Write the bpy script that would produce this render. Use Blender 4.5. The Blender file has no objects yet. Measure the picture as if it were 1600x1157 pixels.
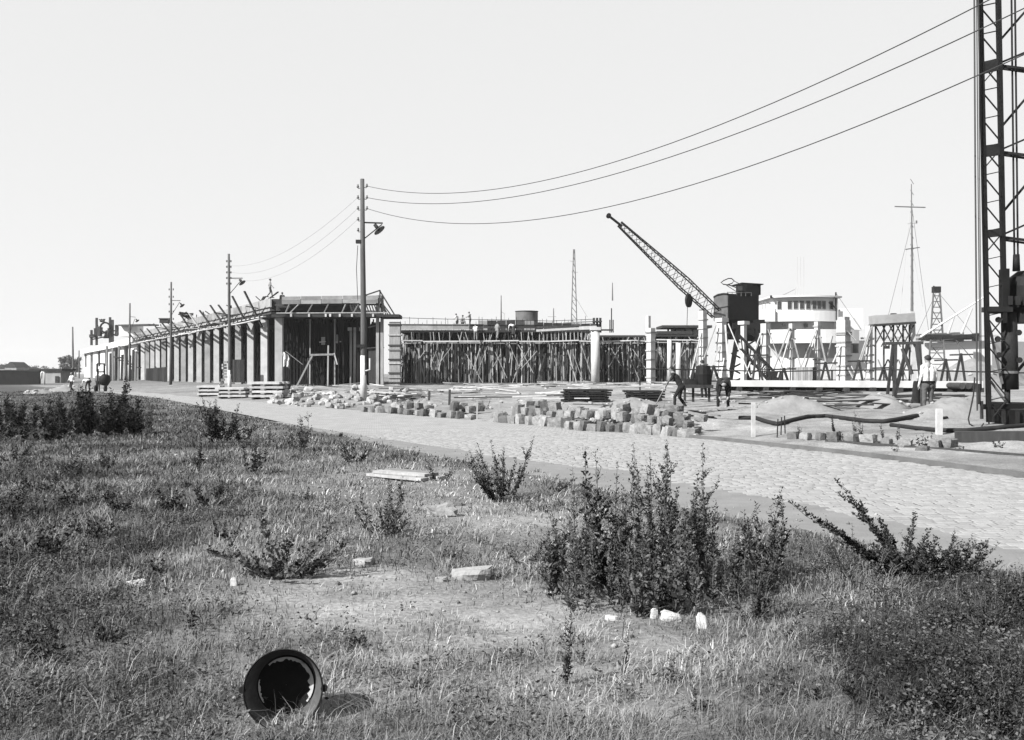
import bpy, bmesh, math, random
import numpy as np
from mathutils import Vector, Matrix

SC = bpy.context.scene
COL = SC.collection
R = math.radians
random.seed(7)
rng = np.random.default_rng(7)

# ------------------------------------------------------------------ camera
F, CX, HY, EYE = 1500.0, 800.0, 583.0, 1.6
cam = bpy.data.cameras.new("camera")
cam.sensor_width = 36.0
cam.lens = 36.0 * F / 1600.0
cam.shift_y = (HY - 578.5) / 1600.0
cam.clip_start = 0.05
cam.clip_end = 9000.0
camo = bpy.data.objects.new("camera", cam)
camo.location = (0, 0, EYE)
camo.rotation_euler = (R(90), 0, 0)
COL.objects.link(camo)
SC.camera = camo

# ------------------------------------------------------------------ light
SUN_TRAVEL = Vector((0.80, 0.60, 0)).normalized()
SUN_ELEV = R(38)
world = bpy.data.worlds.new("World")
SC.world = world
world.use_nodes = True
nt = world.node_tree
nt.nodes.clear()
sky = nt.nodes.new("ShaderNodeTexSky")
sky.sky_type = 'NISHITA'
sky.sun_disc = False
sky.sun_elevation = SUN_ELEV
sky.sun_rotation = math.atan2(-SUN_TRAVEL.x, -SUN_TRAVEL.y)
sky.altitude = 0
sky.air_density = 1.0
sky.dust_density = 0.4
sky.ozone_density = 1.0
bw = nt.nodes.new("ShaderNodeRGBToBW")        # the photograph is a black and white one
flat = nt.nodes.new("ShaderNodeMath"); flat.operation = 'POWER'; flat.inputs[1].default_value = 0.09
gain = nt.nodes.new("ShaderNodeMath"); gain.operation = 'MULTIPLY'; gain.inputs[1].default_value = 2.95
bg = nt.nodes.new("ShaderNodeBackground"); bg.inputs[1].default_value = 0.1
wo = nt.nodes.new("ShaderNodeOutputWorld")
L = nt.links.new
L(sky.outputs[0], bw.inputs[0]); L(bw.outputs[0], flat.inputs[0]); L(flat.outputs[0], gain.inputs[0])
L(gain.outputs[0], bg.inputs[0]); L(bg.outputs[0], wo.inputs[0])

sun = bpy.data.lights.new("sun", 'SUN')
sun.energy = 5.0
sun.angle = R(0.5)
sun.color = (1.0, 0.995, 0.985)
suno = bpy.data.objects.new("sun", sun)
d = Vector((SUN_TRAVEL.x * math.cos(SUN_ELEV), SUN_TRAVEL.y * math.cos(SUN_ELEV), -math.sin(SUN_ELEV)))
suno.rotation_euler = d.to_track_quat('-Z', 'Y').to_euler()
suno.location = (-40, -30, 60)
COL.objects.link(suno)
SUN_D = d

vs = SC.view_settings
vs.view_transform = 'Standard'
vs.look = 'None'
vs.exposure = 1.4
vs.gamma = 1.0
SC.render.filter_size = 2.0
SC.cycles.max_bounces = 5
SC.cycles.diffuse_bounces = 3
SC.cycles.transparent_max_bounces = 8

# ------------------------------------------------------------------ helpers
Z = Vector((0, 0, 1))


def V(*a):
    return Vector(a)


def lerp(a, b, t):
    return a + (b - a) * t


class MB:
    """collects boxes, bars, tubes and sheets for one mesh"""

    def __init__(s):
        s.v = []; s.f = []

    def add(s, vs_, fs):
        o = len(s.v)
        s.v.extend([tuple(x) for x in vs_])
        s.f.extend([tuple(i + o for i in f) for f in fs])
        return s

    def box(s, c, size, M=None):
        hx, hy, hz = size[0] / 2, size[1] / 2, size[2] / 2
        c = Vector(c)
        vs_ = []
        for x, y, z in ((-1, -1, -1), (1, -1, -1), (1, 1, -1), (-1, 1, -1), (-1, -1, 1), (1, -1, 1), (1, 1, 1), (-1, 1, 1)):
            p = Vector((x * hx, y * hy, z * hz))
            if M is not None:
                p = M @ p
            vs_.append(c + p)
        return s.add(vs_, [(0, 3, 2, 1), (4, 5, 6, 7), (0, 1, 5, 4), (1, 2, 6, 5), (2, 3, 7, 6), (3, 0, 4, 7)])

    def bar(s, p, q, w, h=None, up=None):
        p = Vector(p); q = Vector(q); h = h or w
        d_ = (q - p)
        if d_.length < 1e-6:
            return s
        d_.normalize()
        u = Vector(up) if up else (Z if abs(d_.z) < 0.95 else Vector((0, 1, 0)))
        a = d_.cross(u).normalized() * (w / 2)
        b = a.cross(d_).normalized() * (h / 2)
        vs_ = [p - a - b, p + a - b, p + a + b, p - a + b, q - a - b, q + a - b, q + a + b, q - a + b]
        return s.add(vs_, [(0, 3, 2, 1), (4, 5, 6, 7), (0, 1, 5, 4), (1, 2, 6, 5), (2, 3, 7, 6), (3, 0, 4, 7)])

    def path(s, pts, r, n=6, cap=True):
        pts = [Vector(p) for p in pts]
        k = len(pts)
        rs = r if isinstance(r, (list, tuple)) else [r] * k
        rings = []
        ref = None
        for i in range(k):
            d_ = (pts[min(i + 1, k - 1)] - pts[max(i - 1, 0)]).normalized()
            if ref is None:
                ref = Z if abs(d_.z) < 0.9 else Vector((1, 0, 0))
            a = d_.cross(ref)
            if a.length < 1e-4:
                a = d_.cross(Vector((0, 1, 0.3)))
            a.normalize()
            b = a.cross(d_)
            rings.append([pts[i] + (a * math.cos(2 * math.pi * j / n) + b * math.sin(2 * math.pi * j / n)) * rs[i] for j in range(n)])
        vs_ = [p for rg in rings for p in rg]
        fs = []
        for i in range(k - 1):
            for j in range(n):
                fs.append((i * n + j, (i + 1) * n + j, (i + 1) * n + (j + 1) % n, i * n + (j + 1) % n))
        if cap:
            fs.append(tuple(range(n)))
            fs.append(tuple((k - 1) * n + j for j in reversed(range(n))))
        return s.add(vs_, fs)

    def tube(s, p, q, r0, r1=None, n=8, cap=True):
        return s.path([p, q], [r0, r0 if r1 is None else r1], n, cap)

    def prism(s, poly, z0, z1):
        k = len(poly)
        vs_ = [(x, y, z0) for x, y in poly] + [(x, y, z1) for x, y in poly]
        fs = [tuple(reversed(range(k))), tuple(range(k, 2 * k))]
        for i in range(k):
            fs.append((i, (i + 1) % k, k + (i + 1) % k, k + i))
        return s.add(vs_, fs)

    def lathe(s, prof, n=24, M=None, close=False):
        vs_ = []
        for r_, z in prof:
            for j in range(n):
                p = Vector((r_ * math.cos(2 * math.pi * j / n), r_ * math.sin(2 * math.pi * j / n), z))
                vs_.append(M @ p if M is not None else p)
        fs = []
        m = len(prof)
        for i in range(m - 1 if not close else m):
            i2 = (i + 1) % m
            for j in range(n):
                fs.append((i * n + j, i * n + (j + 1) % n, i2 * n + (j + 1) % n, i2 * n + j))
        return s.add(vs_, fs)

    def mesh(s, name, off=None):
        vv = s.v if off is None else [(x - off[0], y - off[1], z - off[2]) for x, y, z in s.v]
        me = bpy.data.meshes.new(name)
        me.from_pydata(vv, [], s.f)
        me.update()
        return me


def np_mesh(name, verts, tris=None, loops=None, starts=None):
    """quick mesh from numpy arrays: verts (n,3); faces as flat loops and starts"""
    me = bpy.data.meshes.new(name)
    me.vertices.add(len(verts))
    me.vertices.foreach_set("co", np.ascontiguousarray(verts, dtype=np.float32).ravel())
    if tris is not None:
        loops = tris.ravel(); starts = np.arange(0, len(loops), tris.shape[1])
    me.loops.add(len(loops))
    me.loops.foreach_set("vertex_index", np.ascontiguousarray(loops, dtype=np.int32))
    me.polygons.add(len(starts))
    me.polygons.foreach_set("loop_start", np.ascontiguousarray(starts, dtype=np.int32))
    me.update(calc_edges=True)
    return me


def tag(o, label=None, cat=None, group=None, kind=None):
    if label: o["label"] = label
    if cat: o["category"] = cat
    if group: o["group"] = group
    if kind: o["kind"] = kind
    return o


def thing(name, label, cat, loc=(0, 0, 0), group=None, rotz=0.0):
    o = bpy.data.objects.new(name, None)
    o.empty_display_size = 0.3
    COL.objects.link(o)
    o.location = loc
    o.rotation_euler = (0, 0, rotz)
    return tag(o, label, cat, group)


def root_of(o):
    p = Vector((0, 0, 0))
    while o is not None:
        p = p + o.location
        o = o.parent
    return p


def obj(name, mb, material, parent=None, origin=None, smooth=False, local=False, kind=None, label=None, cat=None, group=None):
    """links the collected shape (world coordinates unless local) as one object"""
    if isinstance(mb, MB):
        off = Vector((0, 0, 0))
        if parent is not None:
            off = Vector((0, 0, 0)) if local else root_of(parent)
        elif origin is not None:
            off = Vector(origin)
        me = mb.mesh(name, off)
    else:
        me = mb
        off = Vector(origin) if origin is not None else Vector((0, 0, 0))
    if material is not None and len(me.materials) == 0:
        me.materials.append(material)
    if smooth:
        me.polygons.foreach_set("use_smooth", [True] * len(me.polygons))
    o = bpy.data.objects.new(name, me)
    COL.objects.link(o)
    if parent is not None:
        o.parent = parent
    elif origin is not None:
        o.location = off
    return tag(o, label, cat, group, kind)


def copy_tree(o, parent=None):
    c = o.copy()
    COL.objects.link(c)
    if parent is not None:
        c.parent = parent
    for ch in list(o.children):
        copy_tree(ch, c)
    return c


# ------------------------------------------------------------------ noise in numpy
_perm = rng.random((256, 256))


def vnoise(x, y):
    x = np.asarray(x, float); y = np.asarray(y, float)
    xi = np.floor(x).astype(int); yi = np.floor(y).astype(int)
    fx = x - xi; fy = y - yi
    fx = fx * fx * (3 - 2 * fx); fy = fy * fy * (3 - 2 * fy)
    g = lambda a, b: _perm[a & 255, b & 255]
    return (g(xi, yi) * (1 - fx) + g(xi + 1, yi) * fx) * (1 - fy) + (g(xi, yi + 1) * (1 - fx) + g(xi + 1, yi + 1) * fx) * fy


def fbm(x, y, o=4):
    s = 0; a = 0.5
    for i in range(o):
        s = s + a * vnoise(x * 2 ** i + 13.7 * i, y * 2 ** i - 7.1 * i); a *= 0.5
    return s / (1 - 0.5 ** o)


# ------------------------------------------------------------------ materials (all grey: the photograph has no colour)
def mat(name, v, var=0.3, scale=3.0, rough=0.9, bump=0.3, fine=None, island=0.0, objvar=0.0, spec=0.25, metal=0.0, stretch=None, sheen=0):
    m = bpy.data.materials.new(name)
    m.use_nodes = True
    t = m.node_tree; N = t.nodes; K = t.links.new
    b = N["Principled BSDF"]
    b.inputs["Roughness"].default_value = rough
    b.inputs["Specular IOR Level"].default_value = spec
    b.inputs["Metallic"].default_value = metal
    geo = N.new("ShaderNodeNewGeometry")
    mp = N.new("ShaderNodeMapping")
    if stretch: mp.inputs["Scale"].default_value = stretch
    K(geo.outputs["Position"], mp.inputs[0])
    n1 = N.new("ShaderNodeTexNoise"); n1.inputs["Scale"].default_value = scale; n1.inputs["Detail"].default_value = 6; n1.inputs["Roughness"].default_value = 0.65
    K(mp.outputs[0], n1.inputs[0])
    cur = N.new("ShaderNodeMapRange")
    cur.inputs[1].default_value = 0.25; cur.inputs[2].default_value = 0.75
    cur.inputs[3].default_value = v * (1 - var); cur.inputs[4].default_value = v * (1 + var)
    K(n1.outputs[0], cur.inputs[0])
    out = cur.outputs[0]
    if island:
        mr = N.new("ShaderNodeMapRange"); mr.inputs[3].default_value = 1 - island; mr.inputs[4].default_value = 1 + island
        K(geo.outputs["Random Per Island"], mr.inputs[0])
        mu = N.new("ShaderNodeMath"); mu.operation = 'MULTIPLY'; K(out, mu.inputs[0]); K(mr.outputs[0], mu.inputs[1]); out = mu.outputs[0]
    if objvar:
        oi = N.new("ShaderNodeObjectInfo")
        mr = N.new("ShaderNodeMapRange"); mr.inputs[3].default_value = 1 - objvar; mr.inputs[4].default_value = 1 + objvar
        K(oi.outputs["Random"], mr.inputs[0])
        mu = N.new("ShaderNodeMath"); mu.operation = 'MULTIPLY'; K(out, mu.inputs[0]); K(mr.outputs[0], mu.inputs[1]); out = mu.outputs[0]
    K(out, b.inputs["Base Color"])
    if bump:
        bp = N.new("ShaderNodeBump"); bp.inputs["Strength"].default_value = bump; bp.inputs["Distance"].default_value = 0.02
        n2 = N.new("ShaderNodeTexNoise"); n2.inputs["Scale"].default_value = fine or scale * 6; n2.inputs["Detail"].default_value = 4
        K(mp.outputs[0], n2.inputs[0]); K(n2.outputs[0], bp.inputs["Height"]); K(bp.outputs[0], b.inputs["Normal"])
    return m


WOOD = mat("weathered_wood", 0.19, 0.35, 2.0, 0.9, 0.3, objvar=0.35, stretch=(4, 4, 0.6))
WOOD_I = mat("shaded_prop_wood", 0.09, 0.35, 2.0, 0.9, 0.3, island=0.5, stretch=(4, 4, 0.6))  # rear props only: shade under the slab put into the wood tone
WOOD_D = mat("dark_wood", 0.024, 0.4, 2.0, 0.9, 0.3, objvar=0.4, stretch=(4, 4, 0.6))
WOOD_L = mat("pale_wood", 0.3, 0.25, 2.0, 0.85, 0.25, objvar=0.2, stretch=(2, 2, 2))
FORM = mat("formwork_board", 0.15, 0.4, 1.2, 0.9, 0.3, objvar=0.3)
CONC = mat("pale_concrete", 0.31, 0.22, 1.1, 0.9, 0.25, objvar=0.1)
CONC_D = mat("grey_concrete", 0.2, 0.3, 0.8, 0.9, 0.3, objvar=0.1)
PLASTER = mat("white_plaster", 0.42, 0.12, 0.6, 0.9, 0.1, objvar=0.05)
STEEL = mat("dark_steel", 0.014, 0.5, 2.5, 0.7, 0.2, spec=0.12)
STEEL_G = mat("grey_steel", 0.075, 0.35, 1.5, 0.6, 0.15, spec=0.3)
BLACKP = mat("black_paint", 0.008, 0.4, 3.0, 0.65, 0.1, spec=0.10)
SHIPW = mat("ship_white_paint", 0.42, 0.08, 0.3, 0.5, 0.05)
SHIPG = mat("ship_grey_paint", 0.26, 0.15, 0.4, 0.6, 0.05)
GLASS_D = mat("dark_window_glass", 0.02, 0.3, 1.0, 0.15, 0.0, spec=0.5)
STONE = mat("rough_granite", 0.118, 0.45, 7.0, 0.95, 0.7, fine=30, objvar=0.5)
RUBBLE = mat("broken_concrete", 0.21, 0.3, 5.0, 0.95, 0.6, fine=26, objvar=0.25)
PALEST = mat("pale_stone", 0.19, 0.2, 9.0, 0.95, 0.5, fine=40)
PAPER = mat("crumpled_paper", 0.32, 0.1, 9.0, 0.9, 0.4, fine=40)
SETT = mat("granite_sett", 0.180, 0.2, 9.0, 0.85, 0.3, fine=45, island=0.12, objvar=0.12)
SANDM = mat("heap_sand", 0.14, 0.28, 2.2, 0.97, 0.9, fine=9)
BRICK = mat("old_brick", 0.02, 0.4, 3.0, 0.95, 0.3)
HOSE = mat("black_rubber", 0.01, 0.4, 5.0, 0.8, 0.2)
WIRE = mat("wire_metal", 0.025, 0.2, 2.0, 0.6, 0.0)
POLEW = mat("pole_timber", 0.06, 0.35, 3.0, 0.9, 0.4, stretch=(5, 5, 0.5))
LIME = mat("limewash", 0.32, 0.35, 3.0, 0.9, 0.3)
SKIN = mat("skin", 0.2, 0.1, 5, 0.6, 0)
SHIRT = mat("white_shirt", 0.45, 0.12, 8, 0.9, 0.4, fine=18)
SHIRT_G = mat("grey_shirt", 0.15, 0.2, 8, 0.9, 0.3)
TROUS = mat("dark_trousers", 0.05, 0.25, 6, 0.95, 0.4, fine=14)
DARKC = mat("black_work_clothes", 0.01, 0.3, 6, 0.95, 0.3)
HAIRM = mat("dark_hair", 0.012, 0.3, 30, 0.6, 0.3)
LEAF = mat("weed_leaf", 0.052, 0.25, 2.0, 0.8, 0.0, island=0.75, spec=0.12)
LEAF_D = mat("dark_weed_leaf", 0.018, 0.25, 2.0, 0.8, 0.0, island=0.6, spec=0.10)
STEM = mat("weed_stem", 0.06, 0.3, 8, 0.8, 0.0)
TREEL = mat("tree_leaf", 0.10, 0.2, 1.0, 0.8, 0.0, island=0.4)
BARK = mat("tree_bark", 0.08, 0.3, 5, 0.9, 0.3)


SHADE_WALL_DARK = mat("shade_and_wall_dark", 0.007, 0.5, 2.0, 0.95, 0.3)  # near black for the shade under the decks; also the dark boundary wall


def grass_mat():
    m = mat("dry_grass", 0.2, 0.15, 0.8, 0.75, 0.0, spec=0.3)
    t = m.node_tree; N = t.nodes; K = t.links.new
    b = N["Principled BSDF"]
    a = N.new("ShaderNodeAttribute"); a.attribute_name = "tone"
    K(a.outputs["Fac"], b.inputs["Base Color"])
    return m


def ground_mat():
    """soil, dry thatch or sand, chosen by what the ground is made of at each place"""
    m = bpy.data.materials.new("soil_and_sand")
    m.use_nodes = True
    t = m.node_tree; N = t.nodes; K = t.links.new
    b = N["Principled BSDF"]; b.inputs["Roughness"].default_value = 0.97; b.inputs["Specular IOR Level"].default_value = 0.1
    geo = N.new("ShaderNodeNewGeometry")
    a = N.new("ShaderNodeAttribute"); a.attribute_name = "tone"
    n1 = N.new("ShaderNodeTexNoise"); n1.inputs["Scale"].default_value = 1.3; n1.inputs["Detail"].default_value = 9; n1.inputs["Roughness"].default_value = 0.7
    K(geo.outputs["Position"], n1.inputs[0])
    mr = N.new("ShaderNodeMapRange"); mr.inputs[1].default_value = 0.3; mr.inputs[2].default_value = 0.7; mr.inputs[3].default_value = 0.62; mr.inputs[4].default_value = 1.3
    K(n1.outputs[0], mr.inputs[0])
    n3 = N.new("ShaderNodeTexNoise"); n3.inputs["Scale"].default_value = 26; n3.inputs["Detail"].default_value = 5
    K(geo.outputs["Position"], n3.inputs[0])
    mr3 = N.new("ShaderNodeMapRange"); mr3.inputs[1].default_value = 0.3; mr3.inputs[2].default_value = 0.7; mr3.inputs[3].default_value = 0.7; mr3.inputs[4].default_value = 1.25
    K(n3.outputs[0], mr3.inputs[0])
    mu = N.new("ShaderNodeMath"); mu.operation = 'MULTIPLY'; K(mr.outputs[0], mu.inputs[0]); K(mr3.outputs[0], mu.inputs[1])
    mu2 = N.new("ShaderNodeMath"); mu2.operation = 'MULTIPLY'; K(mu.outputs[0], mu2.inputs[0]); K(a.outputs["Fac"], mu2.inputs[1])
    K(mu2.outputs[0], b.inputs["Base Color"])
    bp = N.new("ShaderNodeBump"); bp.inputs["Strength"].default_value = 0.7; bp.inputs["Distance"].default_value = 0.04
    n2 = N.new("ShaderNodeTexNoise"); n2.inputs["Scale"].default_value = 9; n2.inputs["Detail"].default_value = 8; n2.inputs["Roughness"].default_value = 0.7
    K(geo.outputs["Position"], n2.inputs[0]); K(n2.outputs[0], bp.inputs["Height"]); K(bp.outputs[0], b.inputs["Normal"])
    return m


def road_mat():
    """far part of the sett paving: courses too fine to build one by one"""
    m = mat("far_sett_paving", 0.225, 0.16, 1.5, 0.85, 0.0)
    t = m.node_tree; N = t.nodes; K = t.links.new
    b = N["Principled BSDF"]
    base = b.inputs["Base Color"].links[0].from_socket
    geo = N.new("ShaderNodeNewGeometry")
    mp = N.new("ShaderNodeMapping"); mp.inputs["Rotation"].default_value = (0, 0, R(5))
    K(geo.outputs["Position"], mp.inputs[0])
    br = N.new("ShaderNodeTexBrick")
    br.inputs["Color1"].default_value = (1, 1, 1, 1); br.inputs["Color2"].default_value = (0.82, 0.82, 0.82, 1); br.inputs["Mortar"].default_value = (0.5, 0.5, 0.5, 1)
    br.inputs["Scale"].default_value = 1.0; br.inputs["Brick Width"].default_value = 0.21; br.inputs["Row Height"].default_value = 0.15; br.inputs["Mortar Size"].default_value = 0.012
    K(mp.outputs[0], br.inputs[0])
    mu = N.new("ShaderNodeMix"); mu.data_type = 'RGBA'; mu.blend_type = 'MULTIPLY'; mu.inputs[0].default_value = 1.0
    K(base, mu.inputs[6]); K(br.outputs[0], mu.inputs[7]); K(mu.outputs[2], b.inputs["Base Color"])
    return m


# ------------------------------------------------------------------ lie of the land
FAR = np.array([(12.2, 0), (10.4, 7), (7.9, 14.8), (6.8, 18.6), (4.63, 23.5), (-.41, 31.2), (-5.2, 38.7), (-12.6, 51), (-21.6, 64.9), (-33, 84), (-62, 130), (-110, 205), (-300, 500)])
NEAR = np.array([(7.9, 0), (4.05, 7.7), (2.0, 11.8), (0.7, 14.4), (-1.4, 18.6), (-6.75, 29.3), (-14.3, 44.4), (-22.8, 61.5), (-37, 84), (-67, 130), (-115, 205), (-306, 500)])
SETN = np.array([(9.2, 0), (4.62, 8.66), (3.4, 11.9), (2.0, 15.0), (-0.9, 19.6), (-6.65, 29.6), (-14.2, 44.7), (-22.7, 61.7), (-36.9, 84.1), (-66.9, 130.1), (-114.9, 205.1), (-305.9, 500)])


def edge_x(poly, y):
    return np.interp(y, poly[:, 1], poly[:, 0])


MOUNDS = []      # (x, y, rx, ry, h) spoil and sand thrown up on the site


def ground(x, y):
    x = np.asarray(x, float); y = np.asarray(y, float)
    fx = edge_x(FAR, y); nx = edge_x(NEAR, y)
    dfar = (x - fx) * 0.88          # distance beyond the far edge of the road
    dn = (nx - x) * 0.88            # distance on the grass side
    site = np.interp(dfar, [0, 0.6, 3, 8, 30, 60], [0.0, 0.02, 0.13, 0.33, 0.55, 0.62])
    amp = np.clip(dfar / 3, 0, 1) * np.clip(1.25 - dfar / 60, 0.25, 1)
    site = site + amp * (0.20 * (fbm(x * 0.55 + 40, y * 0.4, 3) - 0.5) + 0.10 * (fbm(x * 1.9, y * 1.5 + 9, 3) - 0.5))
    grass = np.clip(dn / 1.0, 0, 1) * (0.02 + 0.16 * (fbm(x * 0.5, y * 0.5, 3) - 0.42)) + np.clip((dn - 8) / 20, 0, 1) * 0.15
    z = np.where(dfar > 0, site, np.where(dn > 0, grass, -0.06))
    # sink quickly below the paving at both edges
    for mx, my, rx, ry, h in MOUNDS:
        z = z + h * np.exp(-((x - mx) / rx) ** 2 - ((y - my) / ry) ** 2)
    far = np.clip((y - 240) / 200, 0, 1)
    return z * (1 - far) + far * (-0.2)


def gz(x, y):
    return float(ground(x, y))


def P(px, py, Y):
    """the point that stands Y metres out, in the direction of this place in the photograph"""
    return Vector(((px - CX) / F * Y, Y, EYE - (py - HY) / F * Y))


def G(px, py):
    """the ground seen at this place in the photograph"""
    lo, s = 2.0, 0.0
    dx = (px - CX) / F; dz = -(py - HY) / F
    Y = 2.0
    step = 0.1
    while Y < 400:
        if EYE + dz * Y <= gz(dx * Y, Y):
            a, b = Y - step, Y
            for _ in range(14):
                m = (a + b) / 2
                if EYE + dz * m <= gz(dx * m, m): b = m
                else: a = m
            return Vector((dx * b, b, gz(dx * b, b)))
        step = max(0.1, Y * 0.012)
        Y += step
    return Vector((dx * 400, 400, gz(dx * 400, 400)))


for px, py, h, rx, ry in ((1250, 640, .30, 1.7, 1.3), (1120, 652, .10, 1.4, .9), (1540, 668, .12, 2.0, 0.9), (1010, 652, .15, 2.2, .9), (1380, 672, .10, 1.6, .7)):
    Y = 1.25 * F / (py - HY)
    MOUNDS.append(((px - CX) / F * Y, Y, rx, ry, h))


def bare(x, y):
    """1 where the turf is worn to pale soil"""
    m = np.zeros_like(np.asarray(x, float))
    for px, py, rx, ry, s in ((560, 915, 0.75, 0.55, .9), (700, 960, 1.5, 0.62, 1.0), (850, 965, .8, 0.4, .8), (500, 970, .6, 0.3, .5), (690, 795, 1.0, 0.7, .7), (800, 820, 1.2, .8, .6), (640, 745, 1.2, 1.2, .4), (700, 1090, 1.0, .35, .35), (880, 1130, .8, .3, .45), (1020, 1120, .5, .3, .4), (1300, 790, 1.5, .8, .5), (470, 950, .7, .4, .8), (980, 1000, .6, .35, .7), (780, 1010, .9, .3, .8), (600, 1045, .6, .22, .6), (930, 1060, .5, .2, .6), (330, 880, .5, .5, .4)):
        Y = EYE * F / (py - HY)
        X = (px - CX) / F * Y
        m = np.maximum(m, s * np.exp(-(((x - X) / rx) ** 2 + ((y - Y) / ry) ** 2)))
    return np.clip(m * (0.55 + 0.9 * fbm(x * 2.1 + 5, y * 2.1, 4)), 0, 1)


def dry(x, y):
    """1 where the turf is thin and bleached"""
    m = np.zeros_like(np.asarray(x, float))
    for px, py, rx, ry in ((640, 960, 2.2, 1.5), (900, 1090, 1.2, .7), (620, 1100, 1.1, .5), (760, 830, 2.6, 3.2), (640, 760, 2.2, 3.0), (1080, 1040, .8, .6)):
        Y = EYE * F / (py - HY)
        X = (px - CX) / F * Y
        m = np.maximum(m, np.exp(-(((x - X) / rx) ** 2 + ((y - Y) / ry) ** 2) ** 1.4))
    return np.clip(m * (.5 + 1.0 * fbm(x * 1.3 + 21, y * 1.3, 3)), 0, 1)


def rank(x, y):
    """share of dark green herbs in the turf: rank growth, and darkening put in, to the left and at the lower right"""
    x = np.asarray(x, float); y = np.asarray(y, float)
    u = x / np.maximum(y, 1)
    left = 1 / (1 + np.exp((u + 0.27) / 0.10))
    right = 1 / (1 + np.exp(-(u - 0.36) / 0.05)) * np.clip((9.5 - y) / 3, 0, 1)
    farl = np.clip((y - 14) / 14, 0, 1) * np.clip((-u - 0.28) / .1, 0, 1)
    n = fbm(x * 0.9 + 3, y * 0.9 + 8, 4)
    return np.clip(0.06 + 0.55 * left + 0.95 * right + 0.5 * farl + 2.4 * (n - 0.54), 0, 1)

# ================================================================== GROUND, ROAD
def build_ground():
    xs = np.concatenate([-np.geomspace(1500, 16, 40), np.arange(-15.8, 16, 0.2), np.geomspace(16.2, 1500, 40)])
    ys = np.concatenate([np.linspace(-40, 1.5, 14), np.arange(2, 14, 0.12), np.arange(14, 46, 0.25), np.arange(46, 125, 1.0), np.geomspace(125.5, 1600, 50)])
    Xg, Yg = np.meshgrid(xs, ys)
    Zg = ground(Xg, Yg)
    n, m = Xg.shape
    verts = np.stack([Xg, Yg, Zg], -1).reshape(-1, 3)
    idx = np.arange(n * m).reshape(n, m)
    q = np.stack([idx[:-1, :-1], idx[:-1, 1:], idx[1:, 1:], idx[1:, :-1]], -1).reshape(-1, 4)
    me = np_mesh("ground", verts, q)
    x, y = verts[:, 0], verts[:, 1]
    dfar = x - edge_x(FAR, y)
    turf = 0.05 + 0.055 * fbm(x * .8, y * .8, 3) - 0.03 * rank(x, y)
    turf = turf + (0.115 - turf) * dry(x, y) * .9
    turf = turf + (0.205 - turf) * bare(x, y)
    sand = 0.155 + 0.13 * (fbm(x * .35 + 9, y * .3, 4) - .4)
    sand = sand * np.interp(y, [60, 90, 130], [1.0, .9, .7])
    tone = np.where(edge_x(NEAR, y) - x < 0, sand, turf)
    tone = np.where(y > 240, 0.13, tone)
    at = me.attributes.new("tone", 'FLOAT', 'POINT')
    at.data.foreach_set("value", tone.astype(np.float32))
    me.polygons.foreach_set("use_smooth", [True] * len(me.polygons))
    obj("ground", me, ground_mat(), kind="structure")


def strip(polyA, polyB, ys, z, dz=0.0):
    mb = MB()
    xa = edge_x(polyA, ys); xb = edge_x(polyB, ys)
    K = 5
    vs_, fs = [], []
    for i, y in enumerate(ys):
        for k in range(K + 1):
            t = k / K
            vs_.append((xa[i] + (xb[i] - xa[i]) * t, y, z))
    for i in range(len(ys) - 1):
        for k in range(K):
            a = i * (K + 1) + k
            fs.append((a, a + 1, a + K + 2, a + K + 1))
    mb.add(vs_, fs)
    return mb


build_ground()
ROADM = road_mat()
BED = mat("sett_joint_dirt", 0.06, 0.3, 6, 0.97, 0.3)
SHOULDER = mat("trodden_grit", 0.13, 0.22, 1.7, 0.97, 0.4, fine=30)
ys_all = np.concatenate([np.arange(0, 40, 1.0), np.geomspace(40, 480, 40)])
road = obj("road", strip(SETN, FAR, ys_all, -0.009), BED, kind="structure", label="sett paved road running along the building site")
NEARY = 25.0
obj("paving", strip(SETN, FAR, np.concatenate([np.arange(NEARY - 4, 45, 1.0), np.geomspace(45, 480, 40)]), -0.0055), ROADM, parent=road)
sh = strip(np.column_stack([NEAR[:, 0] - 0.15, NEAR[:, 1]]), np.column_stack([SETN[:, 0] + 0.8, SETN[:, 1]]), np.arange(0, 32, .7), -0.006)
obj("road_shoulder", sh, SHOULDER, kind="structure", label="grey trodden strip between the grass and the setts")


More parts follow.
